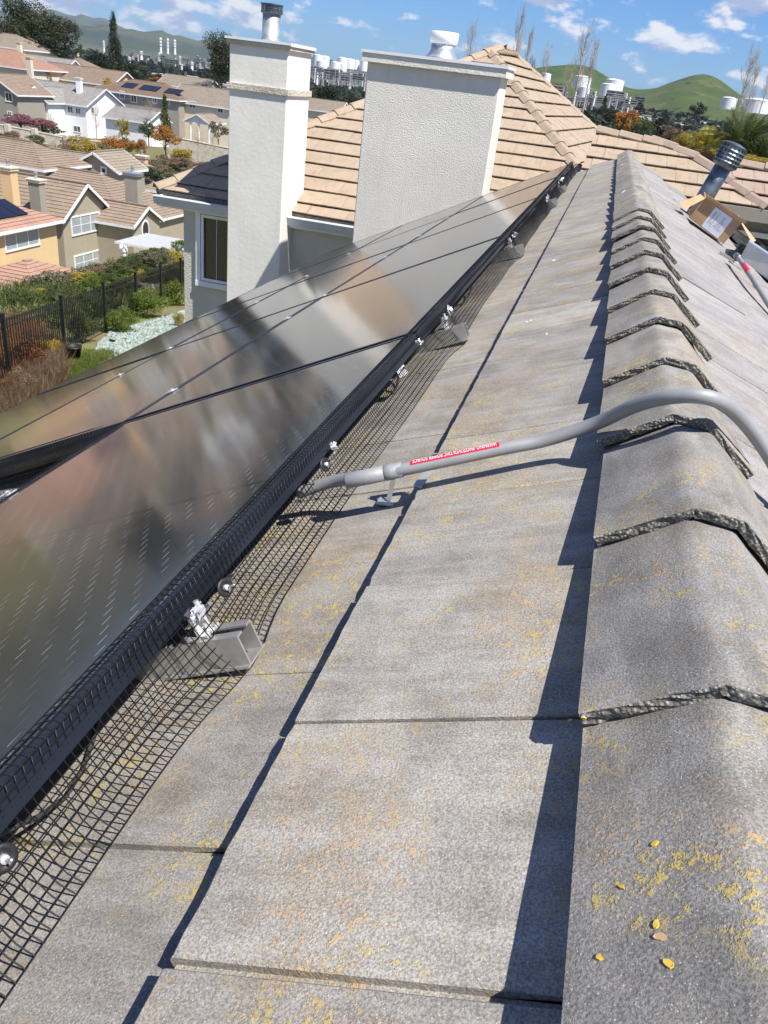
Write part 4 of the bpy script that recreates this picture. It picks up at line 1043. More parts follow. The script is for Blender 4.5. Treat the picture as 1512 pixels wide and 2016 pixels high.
mb = MB(); mb.box((e.x-.02, e.y-.03, e.z-.06), (e.x+.13, e.y+.10, e.z-.01)); mb.build('connector_box', M['plastic'], t)
mb = MB(); mb.box((e.x+.035, e.y-.02, e.z-.01), (e.x+.11, e.y+.06, e.z+.05)); mb.build('connector_lid', M['plastic'], t)
mb = MB()
for k in range(6):
    a = e+Vector((.02+.02*k, -.02, .0)); r = random.Random(k); mb.tube(catmull([a, a+Vector((.03, r.uniform(-.05, 0), .05)), a+Vector((.07, r.uniform(-.06, 0), .02+r.uniform(-.02, .03))), a+Vector((.10, 0, -.03))], 5), .006, 6)
mb.build('cable_loop', M['rubber'], t)
mb = MB(); mb.bar(e+Vector((-.075, -.03, -.03)), e+Vector((.02, -.05, -.07)), .035, .04); mb.build('bracket', M['alu'], t)
e2 = [atY(1478, 500, 5.9), atY(1450, 503, 5.3), atY(1466, 525, 4.95), atY(1490, 562, 4.5), atY(1530, 625, 4.0), atY(1580, 700, 3.5)]
t = empty('conduit', tuple(e2[2]), 'second grey conduit with a small red label running down the right slope', 'conduit')
path = catmull(e2[1:], 8); mb = MB(); mb.tube(path, .0135, 14); mb.build('conduit_tube', M['conduit'], t, True)
mb = MB(); mb.tube([path[0]-(path[1]-path[0])*.2, path[2]], .018, 14); mb.build('coupling', M['galv_dark'], t, True)
mb = MB(); mb.tube(path[7:12], .0145, 14); mb.build('warning_label', red, t, True)
# ================================================================== foliage builders
def leaf_cloud(n, seed, clumps=14, leaf=.06, kind='round', flat=.35, aniso=1.0):
    """unit-radius crown of n small leaf quads gathered in uneven clumps"""
    r = np.random.default_rng(seed)
    if kind == 'cone':
        hz = r.uniform(-1, 1, clumps*3)**1; rad = (1-(hz+1)/2)*.85+.05; a = r.uniform(0, 2*PI, clumps*3)
        C = np.stack([rad*np.cos(a)*r.uniform(.3, 1, clumps*3), rad*np.sin(a)*r.uniform(.3, 1, clumps*3), hz], 1); S = .10+.20*rad
    elif kind == 'spread':
        a = r.uniform(0, 2*PI, clumps); q = np.sqrt(r.uniform(0, 1, clumps)); C = np.stack([q*np.cos(a)*.85, q*np.sin(a)*.85, r.uniform(-.7, .75, clumps)*(1-.4*q)], 1); S = r.uniform(.14, .34, clumps)
    else:
        d = r.normal(size=(clumps, 3)); d /= np.linalg.norm(d, axis=1)[:, None]; C = d*(r.uniform(.15, .78, clumps)**.7)[:, None]; C[:, 2] = C[:, 2]*.9+.05; S = r.uniform(.18, .42, clumps)
    w = S**2; w /= w.sum(); idx = r.choice(len(C), n, p=w)
    d = r.normal(size=(n, 3)); d /= np.linalg.norm(d, axis=1)[:, None]
    P = C[idx]+d*(S[idx]*r.uniform(.35, 1.06, n)**.6)[:, None]*np.array([1, 1, .85])
    nrm = d*.6+r.normal(size=(n, 3))*.7+np.array([0, 0, flat]); nrm /= np.linalg.norm(nrm, axis=1)[:, None]
    t = np.cross(nrm, r.normal(size=(n, 3))); t /= np.linalg.norm(t, axis=1)[:, None]; b = np.cross(nrm, t)
    s = leaf*r.uniform(.5, 1.3, n)[:, None]
    V = np.stack([P-t*s*aniso, P-b*s*.55+t*s*.1, P+t*s*aniso, P+b*s*.55-t*s*.1], 1).reshape(-1, 3)
    F = np.arange(4*n).reshape(n, 4); return V, F
CROWN = {}
def crown_mesh(kind, lod, seed, mat):
    key = (kind, lod, seed, mat)
    if key not in CROWN:
        n, cl, leaf = {0: (9000, 40, .034), 1: (3600, 30, .055), 2: (1300, 20, .085), 3: (420, 12, .15)}[lod]
        V, F = leaf_cloud(n, seed*7+lod, cl, leaf, kind); me = npmesh('crown', V, F); me.materials.append(M[mat]); CROWN[key] = me
    return CROWN[key]
def trunk_mb(base, top, r0, seed, limbs=5, spread=.5):
    r = random.Random(seed); mb = MB(); base = Vector(base); top = Vector(top); h = (top-base).length
    pts = [base.lerp(top, i/5)+Vector((r.uniform(-1, 1), r.uniform(-1, 1), 0))*h*.02*(i > 0) for i in range(6)]; mb.tube(pts, r0, 7, radii=[r0*(1-.13*i) for i in range(6)])
    for i in range(limbs):
        a = r.uniform(0, 2*PI); s = base.lerp(top, r.uniform(.45, .9)); e = s+Vector((math.cos(a)*spread, math.sin(a)*spread, r.uniform(.25, .6)*spread+.1*h)); m_ = s.lerp(e, .5)+Vector((0, 0, .08*h))
        mb.tube([s, m_, e], r0*.4, 5, radii=[r0*.45, r0*.3, r0*.12])
    return mb
def plant(name, label, cat, px, py, rx, ry, D, mat, kind='round', lod=1, seed=0, group=None, trunk=True, ground=None, bark='bark'):
    c = atD(px, py, D); k = D/FPX*1.06; R = rx*k; H = ry*k; g = gz(c[0], c[1]) if ground is None else ground
    root = empty(name, (c[0], c[1], min(g, c[2]-H)), label, cat, group)
    o = link(name+'_crown' if False else 'crown', crown_mesh(kind, lod, seed, mat), None, root); o.location = tuple(c); o.scale = (R, R*.95, H); o.rotation_euler = (0, 0, (seed*1.7) % 6.28)
    if trunk: trunk_mb((c[0], c[1], min(g, c[2]-H)-.2), (c[0], c[1], c[2]+H*.2), max(.03, R*.07), seed, 5, R*.5).build('trunk', M[bark], root)
    return root
# ================================================================== garden below the array
F1 = atD(129, 691, 19.0); F2 = atD(361, 575, 31.0); fd = F2-F1; flen = np.hypot(fd[0], fd[1]); fu = fd/flen
fence = empty('iron_fence', tuple(F1), 'black iron picket fence running along the garden slope at the left', 'fence')
post = MB(); post.box((-.035, -.035, -.5), (.035, .035, 1.27)); post.box((-.045, -.045, 1.27), (.045, .045, 1.30)); postm = post.mesh('post'); postm.materials.append(M['iron'])
pk = MB(); pk.box((-.010, -.010, .06), (.010, .010, 1.19)); pk.v = [(x*.9, y*.9, z) for x, y, z in pk.v]; pkm = pk.mesh('picket'); pkm.materials.append(M['iron'])
ang = math.atan2(fu[1], fu[0]); s = -6.0; i = 0
def fpt(s): p = F1+fu*s; return p
for k in range(-2, 7):
    p = fpt(k*3.02); o = link('post', postm, None, fence); o.location = tuple(p); o.rotation_euler = (0, 0, ang)
s = -6.04
while s < 18.1:
    p = fpt(s); o = link('picket', pkm, None, fence); o.location = tuple(p); o.rotation_euler = (0, 0, ang); s += .118
for h_ in (.12, 1.02, 1.15):
    mb = MB(); mb.bar(fpt(-6.04)+[0, 0, h_], fpt(18.1)+[0, 0, h_], .022, .03); mb.build('rail', M['iron'], fence)
# gravel bed and lawn
def sheet(name, pts, mat, lift, kind, n=26):
    """grid draped on the ground inside a convex-ish outline given in pixels on the sloping yard"""
    P = []
    for (px, py) in pts:
        r = ray(px, py); t = 10.
        for _ in range(60):
            q = CAM+r*t; t += (q[2]-gz(q[0], q[1]))*1.2
        P.append(CAM+r*t)
    c = sum(P)/len(P); mb = MB(); m_ = len(P)
    for j in range(n+1):
        f = j/n
        for i in range(m_*4):
            a, b = P[i//4], P[(i//4+1) % m_]; q = a+(b-a)*((i % 4)/4); q = c+(q-c)*f; wob = 1+.05*math.sin(i*2.1+f*3); q = c+(q-c)*wob; mb.v.append((q[0], q[1], gz(q[0], q[1])+lift))
    k = m_*4
    for j in range(n):
        for i in range(k): i2 = (i+1) % k; mb.f.append((j*k+i, j*k+i2, (j+1)*k+i2, (j+1)*k+i))
    o = mb.build(name, mat); tag(o, kind=kind); return o, P
def gravel_mat():
    m, nt, b = newmat('pale_green_gravel'); p = pos(nt); v = voro(nt, p, 16, out='Color'); d = voro(nt, p, 16)
    s = nt.nodes.new('ShaderNodeSeparateXYZ'); nt.links.new(v, s.inputs[0])
    c = MIX(nt, s.outputs[0], (.17, .23, .205), (.40, .46, .42)); nt.links.new(c, b.inputs['Base Color']); b.inputs['Roughness'].default_value = .9; bump(nt, b, MATH(nt, 'MULTIPLY', d, -1), 1, .04); return m
M['gravel'] = gravel_mat(); M['lawn'] = leaf_mat('lawn_blades', (.14, .19, .04), (.26, .29, .07), .3)
_, GP = sheet('gravel_path', [(175, 700), (215, 655), (300, 632), (370, 610), (372, 660), (330, 700), (260, 715), (200, 730)], M['gravel'], .03, 'structure')
def scatter_on(name, pts, n, mk, mat, seed, label=None):
    r = np.random.default_rng(seed); P = []
    for (px, py) in pts:
        rr = ray(px, py); t = 10.
        for _ in range(60): q = CAM+rr*t; t += (q[2]-gz(q[0], q[1]))*1.2
        P.append(CAM+rr*t)
    P = np.array(P); w = r.dirichlet(np.ones(len(P))*.45, n); Q = w @ P; Q[:, 2] = height(Q[:, 0], Q[:, 1])
    V, F = mk(Q, r); me = npmesh(name, V, F); me.materials.append(M[mat]); o = bpy.data.objects.new(name, me); COL.objects.link(o); tag(o, kind='stuff'); return o
def mk_blades(h, w, lean=.35):
    def f(Q, r):
        n = len(Q); a = r.uniform(0, 2*PI, n); H = h*r.uniform(.4, 1.2, n); d = np.stack([np.cos(a), np.sin(a), np.zeros(n)], 1)*w; ln = r.normal(size=(n, 3))*lean*H[:, None]; ln[:, 2] = H
        V = np.stack([Q-d, Q+d, Q+ln+d*.2, Q+ln-d*.2], 1).reshape(-1, 3); return V, np.arange(4*n).reshape(n, 4)
    return f
def mk_stones(Q, r):
    n = len(Q); s = r.uniform(.02, .055, n)[:, None]; base = np.array([(1, 0, 0), (-.5, .86, 0), (-.5, -.86, 0), (0, 0, 1.0)]); V = (Q[:, None, :]+base[None]*s[:, :, None]+r.normal(size=(n, 4, 3))*s[:, :, None]*.25+np.array([0, 0, .02]))
    F = np.array([(0, 1, 3), (1, 2, 3), (2, 0, 3)]); F = (np.arange(n)[:, None, None]*4+F[None]).reshape(-1, 3); return V.reshape(-1, 3), F
scatter_on('gravel', [(175, 705), (215, 655), (300, 632), (372, 610), (372, 660), (260, 715)], 5000, mk_stones, 'gravel', 3)
scatter_on('lawn_grass', [(120, 735), (150, 690), (215, 690), (240, 700), (180, 760), (90, 790)], 16000, mk_blades(.10, .006), 'lawn', 4)
scatter_on('dry_grass', [(-60, 640), (60, 640), (130, 700), (140, 760), (40, 830), (-80, 860)], 26000, mk_blades(.45, .006, .3), 'leaf_brown', 5)
scatter_on('red_stems', [(-60, 650), (60, 660), (110, 720), (20, 800), (-80, 820)], 9000, mk_blades(.55, .010, .3), 'leaf_red', 6)
scatter_on('weedy_ground_cover', [(130, 560), (370, 470), (372, 560), (250, 640), (130, 700), (-60, 700), (-60, 600)], 20000, mk_blades(.26, .02, .7), 'leaf_mid', 8)
sh = [  # px, py, rx, ry, D, mat, kind, label
 (290, 600, 38, 33, 24.5, 'leaf_green', 'round', 'bright green leafy bush inside the fence, nearest the house wall'),
 (243, 628, 34, 30, 22.0, 'leaf_green', 'round', 'bright green shrub between two fence posts above the gravel'),
 (347, 582, 22, 34, 27.0, 'leaf_green', 'round', 'mid green shrub against the corner of the tan-tiled house'),
 (352, 628, 12, 18, 23.0, 'leaf_yellow', 'round', 'small yellow-green plant at the foot of the house wall'),
 (162, 645, 28, 30, 20.5, 'leaf_mid', 'round', 'green shrub with red tips by the fence and black pot'),
 (152, 632, 16, 12, 20.7, 'leaf_red', 'spread', 'red-tipped foliage at the top of the fence shrub'),
 (92, 690, 26, 22, 18.2, 'leaf_yellow', 'round', 'yellow-green rounded shrub below the fence'),
 (40, 700, 46, 34, 17.5, 'leaf_red', 'spread', 'rusty red shrub at the left edge below the fence'),
 (20, 750, 50, 30, 16.2, 'leaf_brown', 'spread', 'dry brown shrub at the lower left edge of the garden'),
 (85, 745, 36, 24, 16.6, 'leaf_brown', 'spread', 'twiggy brown shrub above the corner of the array'),
 (60, 790, 40, 20, 15.6, 'leaf_grey', 'spread', 'grey-green low shrub touching the array edge'),
 (100, 560, 42, 26, 31, 'leaf_grey', 'spread', 'grey-green olive bush behind the fence, left of the next'),
 (165, 556, 48, 32, 33, 'leaf_grey', 'spread', 'large grey-green olive bush in the middle behind the fence'),
 (215, 535, 36, 26, 38, 'leaf_grey', 'spread', 'grey-green bush behind the fence below the arched windows'),
 (30, 610, 36, 16, 27, 'leaf_grey', 'spread', 'low grey-green bush behind the fence at the left edge'),
 (250, 522, 22, 16, 40, 'leaf_brown', 'spread', 'brownish shrub in front of the arched windows'),
 (335, 505, 34, 18, 36, 'leaf_yellow', 'round', 'yellow-green flowering shrub beside the white pergola'),
 (300, 530, 36, 14, 38, 'leaf_yellow', 'spread', 'yellowish shrub below the pergola, behind the fence'),
 (345, 545, 22, 20, 33, 'leaf_mid', 'round', 'green shrub behind the fence next to the house corner'),
 (120, 612, 32, 16, 22.5, 'leaf_mid', 'spread', 'green weeds behind the fence pickets left of the middle'),
 (205, 600, 32, 18, 24.5, 'leaf_mid', 'spread', 'green weeds behind the fence pickets at its middle'),
 (60, 650, 30, 18, 20.5, 'leaf_orange', 'spread', 'orange-green shrub behind the fence at the left')]
for i, (px, py, rx, ry, D, mt, kd, lab) in enumerate(sh):
    plant('shrub', lab, 'shrub', px, py, rx, ry, D, mt, kd, 0 if D < 26 else 1, i % 4, 'shrubs of the garden slope', trunk=D < 26)
# low mats of cover behind the fence hide the bank
for i in range(105):
    px = random.uniform(-30, 365); py = 640-.30*px+random.uniform(-50, 10)+(-20); 
    mt = random.choice(['leaf_grey', 'leaf_mid', 'leaf_brown', 'leaf_mid', 'leaf_yellow', 'leaf_green']); tone = {'leaf_grey': 'grey-green', 'leaf_green': 'bright green', 'leaf_mid': 'mid green', 'leaf_brown': 'dry brown', 'leaf_yellow': 'yellow-green'}[mt]; zone = 'near the left edge' if px < 110 else ('below the pergola and house corner' if px > 240 else 'behind the middle of the fence')
    plant('bank_shrub', f'low {tone} shrub on the bank {zone}', 'shrub', px, py+18, random.uniform(16, 32), random.uniform(10, 18), random.uniform(26, 42), mt, 'spread', 1, i % 5, 'shrubs covering the bank behind the fence', trunk=False)
p = atD(147, 705, 18.6); g = gz(p[0], p[1]); pot = MB(); pot.lathe([(.12, 0), (.16, .28), (.18, .30), (.18, .33), (.15, .33), (.14, .28)], (p[0], p[1], g), 18); tag(pot.build('flower_pot', M['plastic'], None, True), 'black plastic plant pot on the ground below the fence', 'pot')
p = atD(222, 688, 19.2); g = gz(p[0], p[1]); t = empty('garden_lamp', (p[0], p[1], g), 'short black garden lamp standing in the gravel', 'lamp'); mb = MB(); mb.bar((p[0]-.035, p[1], g), (p[0]-.035, p[1], g+.30), .012, .012); mb.bar((p[0]+.035, p[1], g), (p[0]+.035, p[1], g+.30), .012, .012); mb.build('stake', M['iron'], t); mb = MB(); mb.box((p[0]-.06, p[1]-.04, g+.30), (p[0]+.06, p[1]+.04, g+.335)); mb.build('lamp_head', M['iron'], t)

# ================================================================== neighbouring houses
def roof_planes(mb, P, n, step=.05):
    """P: quad/tri eaveL, eaveR, topR, topL : sawtooth courses"""
    a, b, c, d = [Vector(q) for q in P]; nn = (b-a).cross(d-a).normalized()
    if nn.z < 0: nn = -nn
    for i in range(n):
        f0, f1 = i/n, (i+1)/n; l0, l1, r0, r1 = a.lerp(d, f0), a.lerp(d, f1), b.lerp(c, f0), b.lerp(c, f1)
        mb.face([l0+nn*step, r0+nn*step, r1+nn*.005, l1+nn*.005]); mb.face([l0, r0, r0+nn*step, l0+nn*step])
def hblock(parent, X0, X1, Y0, Y1, zb, ze, ridge, pitch, wall, roof, hip=False, over=.45, fascia='white', ce=.36):
    mb = MB(); V = [(X0, Y0, zb), (X1, Y0, zb), (X1, Y1, zb), (X0, Y1, zb), (X0, Y0, ze), (X1, Y0, ze), (X1, Y1, ze), (X0, Y1, ze)]; mb.v = list(V)
    mb.f = [(0, 1, 5, 4), (1, 2, 6, 5), (2, 3, 7, 6), (3, 0, 4, 7), (4, 5, 6, 7)]
    lx, ly = X1-X0, Y1-Y0; half = (ly if ridge == 'x' else lx)/2; rz = ze+half*pitch
    if not hip:
        if ridge == 'x':
            for x in (X0, X1): mb.face([(x, Y0, ze), (x, Y1, ze), (x, (Y0+Y1)/2, rz)])
        else:
            for y in (Y0, Y1): mb.face([(X0, y, ze), (X1, y, ze), ((X0+X1)/2, y, rz)])
    mb.build('wall', M[wall], parent)
    o = over; zo = ze-o*pitch; mb = MB(); xm, ym = (X0+X1)/2, (Y0+Y1)/2; rc = max(3, int((half+o)*1.1/ce))
    z0_ = .10
    if ridge == 'x':
        h_ = half+o; a, b = (X0-o, X1+o); ra, rb = (a+h_, b-h_) if hip else (a, b)
        roof_planes(mb, [(a, Y0-o, zo+z0_), (b, Y0-o, zo+z0_), (rb, ym, rz+z0_), (ra, ym, rz+z0_)], rc); roof_planes(mb, [(b, Y1+o, zo+z0_), (a, Y1+o, zo+z0_), (ra, ym, rz+z0_), (rb, ym, rz+z0_)], rc)
        if hip: roof_planes(mb, [(b, Y0-o, zo+z0_), (b, Y1+o, zo+z0_), (b-h_, ym, rz+z0_), (b-h_, ym, rz+z0_)], rc); roof_planes(mb, [(a, Y1+o, zo+z0_), (a, Y0-o, zo+z0_), (a+h_, ym, rz+z0_), (a+h_, ym, rz+z0_)], rc)
        edges = [((a, Y0-o, zo), (b, Y0-o, zo)), ((a, Y1+o, zo), (b, Y1+o, zo))]
        edges += [((b, Y0-o, zo), (b, Y1+o, zo))] if hip else [((b, Y0-o, zo), (b, ym, rz)), ((b, Y1+o, zo), (b, ym, rz)), ((a, Y0-o, zo), (a, ym, rz)), ((a, Y1+o, zo), (a, ym, rz))]
        rl = ((ra, ym, rz+z0_+.05), (rb, ym, rz+z0_+.05))
    else:
        h_ = half+o; a, b = (Y0-o, Y1+o); ra, rb = (a+h_, b-h_) if hip else (a, b)
        roof_planes(mb, [(X1+o, a, zo+z0_), (X1+o, b, zo+z0_), (xm, rb, rz+z0_), (xm, ra, rz+z0_)], rc); roof_planes(mb, [(X0-o, b, zo+z0_), (X0-o, a, zo+z0_), (xm, ra, rz+z0_), (xm, rb, rz+z0_)], rc)
        if hip: roof_planes(mb, [(X0-o, a, zo+z0_), (X1+o, a, zo+z0_), (xm, a+h_, rz+z0_), (xm, a+h_, rz+z0_)], rc); roof_planes(mb, [(X1+o, b, zo+z0_), (X0-o, b, zo+z0_), (xm, b-h_, rz+z0_), (xm, b-h_, rz+z0_)], rc)
        edges = [((X1+o, a, zo), (X1+o, b, zo)), ((X0-o, a, zo), (X0-o, b, zo))]
        edges += [((X0-o, a, zo), (X1+o, a, zo))] if hip else [((X0-o, a, zo), (xm, a, rz)), ((X1+o, a, zo), (xm, a, rz)), ((X0-o, b, zo), (xm, b, rz)), ((X1+o, b, zo), (xm, b, rz))]
        rl = ((xm, ra, rz+z0_+.05), (xm, rb, rz+z0_+.05))
    rf = mb.build('roof', M[roof], parent)
    mb = MB(); mb.bar(rl[0], rl[1], .28, .10); mb.build('ridge_tiles', M[roof], rf)
    mb = MB()
    for p, q in edges: mb.bar(Vector(p)+Vector((0, 0, .02)), Vector(q)+Vector((0, 0, .02)), .06, .22)
    mb.build('fascia', M[fascia], rf); return rf
def hb(name, label, corner, D, wX, wY, wall, roof, ridge='x', pitch=.42, hip=False, zb=None, hgt=None, root=None, over=.45, fascia='white'):
    """corner = pixel of the eave corner where the camera-side (-Y) and the +X faces meet"""
    P = atD(*corner, D); X1, Y0, ze = P
    if zb is None: zb = (ze-hgt) if hgt else min(gz(X1, Y0), gz(X1-wX, Y0+wY))-1.5
    if root is None: root = empty(name, (X1-wX/2, Y0+wY/2, zb), label, 'house')
    hblock(root, X1-wX, X1, Y0, Y0+wY, zb, ze, ridge, pitch, wall, roof, hip, over, fascia)
    return root, X1, Y0, ze
def winX(root, X, q, mull=1, hm=0, fr=.11, glass='blind'):
    (xa, ya), (xb, yb) = q; a = atX(xa, ya, X); b = atX(xb, yb, X); window(root, 'X', X+.01, min(a[1], b[1]), max(a[1], b[1]), min(a[2], b[2]), max(a[2], b[2]), fr, .05, mull, hm, glass)
def winY(root, Y, q, mull=1, hm=0, fr=.11, glass='glass'):
    (xa, ya), (xb, yb) = q; a = atY(xa, ya, Y); b = atY(xb, yb, Y); window(root, 'Y', Y-.01, min(a[0], b[0]), max(a[0], b[0]), min(a[2], b[2]), max(a[2], b[2]), fr, .05, mull, hm, glass)
def far_chimney(root, px0, px1, pt, pb, D, mat, capm, flue=True, depth=None, name='chimney'):
    a = atD(px0, pt, D); b = atD(px1, pt, D); c = atD((px0+px1)/2, pb, D); w = abs(b[0]-a[0]); dpt = depth or .75; x1 = max(a[0], b[0]); y = a[1]
    mb = MB(); mb.box((x1-w*.82, y, c[2]-3), (x1-w*.08, y+dpt, a[2]-.25)); o = mb.build(name, M[mat], root)
    mb = MB(); mb.box((x1-w*.9, y-.08, a[2]-.25), (x1, y+dpt+.08, a[2]-.08)); mb.box((x1-w*.9-.05, y-.12, a[2]-.08), (x1+.05, y+dpt+.12, a[2])); mb.build('chimney_cap', M[capm], o)
    if flue: mb = MB(); mb.lathe([(.12, a[2]), (.12, a[2]+.35), (.17, a[2]+.36), (.17, a[2]+.5), (.05, a[2]+.55)], (x1-w*.45, y+dpt/2, 0), 12); mb.build('flue_pipe', M['galv'], o)
    return o
# yellow house
YH = atD(109, 430, 62); zb = gz(YH[0], YH[1])-1.5
yh = empty('yellow_house', (YH[0]-5, YH[1]-6, zb), 'yellow stucco house with a pinkish tile roof, cut by the left edge of the photo', 'house')
hblock(yh, YH[0]-11, YH[0], YH[1]-13, YH[1], zb, YH[2], 'y', .40, 'yellow', 'roof_pink', True)
winX(yh, YH[0], ((6, 461), (78, 482)), 2); winX(yh, YH[0], ((16, 543), (82, 558)), 2)
P = atX(6, 461, YH[0]); Q = atX(78, 482, YH[0])
X_ = YH[0]
for k, (a, b_) in enumerate((((-25, 0)), ((0, 1)), ((1, 2)))[1:] if False else [(0, 1), (1, 2), (2, 3), (3, 4)]):
    y1 = YH[1]-2.1-k*1.08; s0, s1 = 1.0, 2.75; sl = .40; mb = MB()
    def rp(s, y, n): return (X_+.45-s, y, YH[2]-.18+.10+s*sl+n)
    A = [rp(s0, y1-1.04, .12), rp(s0, y1, .12), rp(s1, y1, .12), rp(s1, y1-1.04, .12)]; slab(A, Vector((0, 0, .04))); mb.build('rooftop_solar_panel', M['blackpv'], yh)
far_chimney(yh, -6, 37, 326, 392, 66, 'yellow', 'cream')
# olive house: front gable + big hipped body + small gable
OP = atD(122, 430, 70); oz = gz(OP[0], OP[1])-1.5; pr_y = atX(213, 411, OP[0])[1]; pk_ = atX(168, 364, OP[0])
oh = empty('olive_house', (OP[0]-6, OP[1]+6, oz), 'olive stucco house with steep front gable and arched windows, right of the yellow house', 'house')
hblock(oh, OP[0]-12, OP[0], OP[1], pr_y, oz, OP[2], 'x', (pk_[2]-OP[2])/((pr_y-OP[1])/2), 'olive', 'roof_tan', False, .35)
winX(oh, OP[0], ((138, 427), (197, 453)), 2, 1); winX(oh, OP[0], ((145, 504), (201, 522)), 2, 1)
BP = atD(258, 447, 74)
hblock(oh, BP[0]-24, BP[0]-.6, BP[1], BP[1]+12.5, oz, BP[2], 'x', .46, 'olive', 'roof_tan', True, .35)
for (a, b_) in (((210, 470), (226, 500)), ((232, 474), (249, 500))): winY(oh, BP[1], (a, b_), 0, 1, .14)
for (xa, xb_, yt) in ((210, 226, 445), (232, 249, 449)):
    a = atY(xa, 468, BP[1]); b = atY(xb_, 470, BP[1]); r_ = abs(b[0]-a[0])/2; cx = (a[0]+b[0])/2; zc_ = max(a[2], b[2])
    mb = MB()
    for i in range(10):
        t0, t1 = PI*i/10, PI*(i+1)/10
        mb.bar((cx+r_*math.cos(t0), BP[1]-.06, zc_+r_*math.sin(t0)), (cx+r_*math.cos(t1), BP[1]-.06, zc_+r_*math.sin(t1)), .12, .14, (0, 1, 0))
    mb.face([(cx+r_*math.cos(PI*i/10), BP[1]-.03, zc_+r_*math.sin(PI*i/10)) for i in range(11)])
    mb.build('arched_window_top', M['white'], oh)
CPt = atD(261, 444, 72); cy1 = atX(314, 437, CPt[0])[1]; cpk = atX(290, 408, CPt[0])
hblock(oh, CPt[0]-6, CPt[0], CPt[1], cy1, oz, CPt[2], 'x', (cpk[2]-CPt[2])/((cy1-CPt[1])/2), 'olive', 'roof_tan', False, .3)
a = atX(286, 452, CPt[0]); mb = MB()
for (rw, rh, x, mt_) in ((.62, .85, .03, 'white'), (.45, .66, .06, 'glass')):
    mb = MB(); mb.face([(CPt[0]+x, a[1]+rw*math.cos(2*PI*i/24), a[2]+rh*math.sin(2*PI*i/24)) for i in range(24)]); mb.face([(CPt[0]-.02, a[1]+rw*math.cos(2*PI*i/24), a[2]+rh*math.sin(2*PI*i/24)) for i in range(24)])
    for i in range(24):
        t0, t1 = 2*PI*i/24, 2*PI*(i+1)/24; mb.face([(CPt[0]-.02, a[1]+rw*math.cos(t0), a[2]+rh*math.sin(t0)), (CPt[0]-.02, a[1]+rw*math.cos(t1), a[2]+rh*math.sin(t1)), (CPt[0]+x, a[1]+rw*math.cos(t1), a[2]+rh*math.sin(t1)), (CPt[0]+x, a[1]+rw*math.cos(t0), a[2]+rh*math.sin(t0))])
    mb.build('oval_window' if mt_ == 'white' else 'oval_pane', M[mt_], oh)
winX(oh, CPt[0], ((279, 496), (296, 510)), 0)
far_chimney(oh, 49, 93, 350, 412, 71, 'greybeige', 'cream'); far_chimney(oh, 238, 284, 337, 402, 76, 'greybeige', 'galv')
# terracotta lean-to in front of the yellow house
q = atD(100, 560, 52); t = empty('lean_to', (q[0], q[1], q[2]-3), 'low reddish tiled lean-to roof at the foot of the yellow house', 'shed')
hblock(t, q[0]-4.5, q[0]+.4, q[1]-2, q[1]+3.5, q[2]-4, q[2], 'y', .35, 'cream', 'roof_pink', True, .3)
# peach house
ph, px1, py0, pze = hb('peach_house', 'peach stucco house with tan roof and chimney, half hidden behind the tan-tiled house corner', (313, 374), 92, 20, 8, 'peach', 'roof_tan2', 'x', .46, True)
winX(ph, px1, ((320, 392), (339, 418)), 1, 2, .14, 'glass'); winX(ph, px1, ((321, 446), (341, 468)), 1, 1, .14, 'glass'); winX(ph, px1, ((352, 390), (366, 412)), 1, 1, .14, 'glass')
far_chimney(ph, 263, 294, 304, 335, 100, 'peach', 'cream')
a = atD(232, 338, 88); hblock(ph, a[0]-5, a[0], a[1], a[1]+5, a[2]-6, a[2], 'y', .55, 'greybeige', 'roof_tan2', False, .3)
winY(ph, a[1], ((198, 327), (211, 344)), 0, 0, .16)
# big tan roof at the left edge behind the yellow house
lr, *_ = hb('tan_roof_house', 'house with a long tan tile roof at the left edge, behind the yellow house', (84, 331), 84, 26, 7, 'cream', 'roof_tan', 'x', .44, True)
# white pergola
PG = atD(235, 482, 52); PG2 = atD(362, 490, 49); PG3 = atD(300, 462, 57)
pz = (atD(290, 475, 53))[2]
t = empty('pergola', (PG[0]+3, PG[1], pz-2.6), 'white garden pergola with close slats left of the house corner', 'pergola')
gx0, gy0 = float(PG[0]), float(PG[1]); LX, LY = 4.6, 3.6
for i in range(17):
    y = gy0+LY*i/16; mb = MB(); mb.bar((gx0-.3, y, pz), (gx0+LX+.3, y, pz), .05, .14); mb.build('slat', M['white'], t)
for x in (gx0+.2, gx0+LX-.2): mb = MB(); mb.bar((x, gy0-.3, pz-.16), (x, gy0+LY+.3, pz-.16), .08, .2); mb.build('beam', M['white'], t)
for x in (gx0+.2, gx0+LX-.2):
    for y in (gy0+.2, gy0+LY-.2): mb = MB(); mb.tube([(x, y, pz-3.4), (x, y, pz-.2)], .14, 12); mb.lathe([(.2, pz-.5), (.2, pz-.3)], (x, y, 0), 12); mb.build('column', M['white'], t)

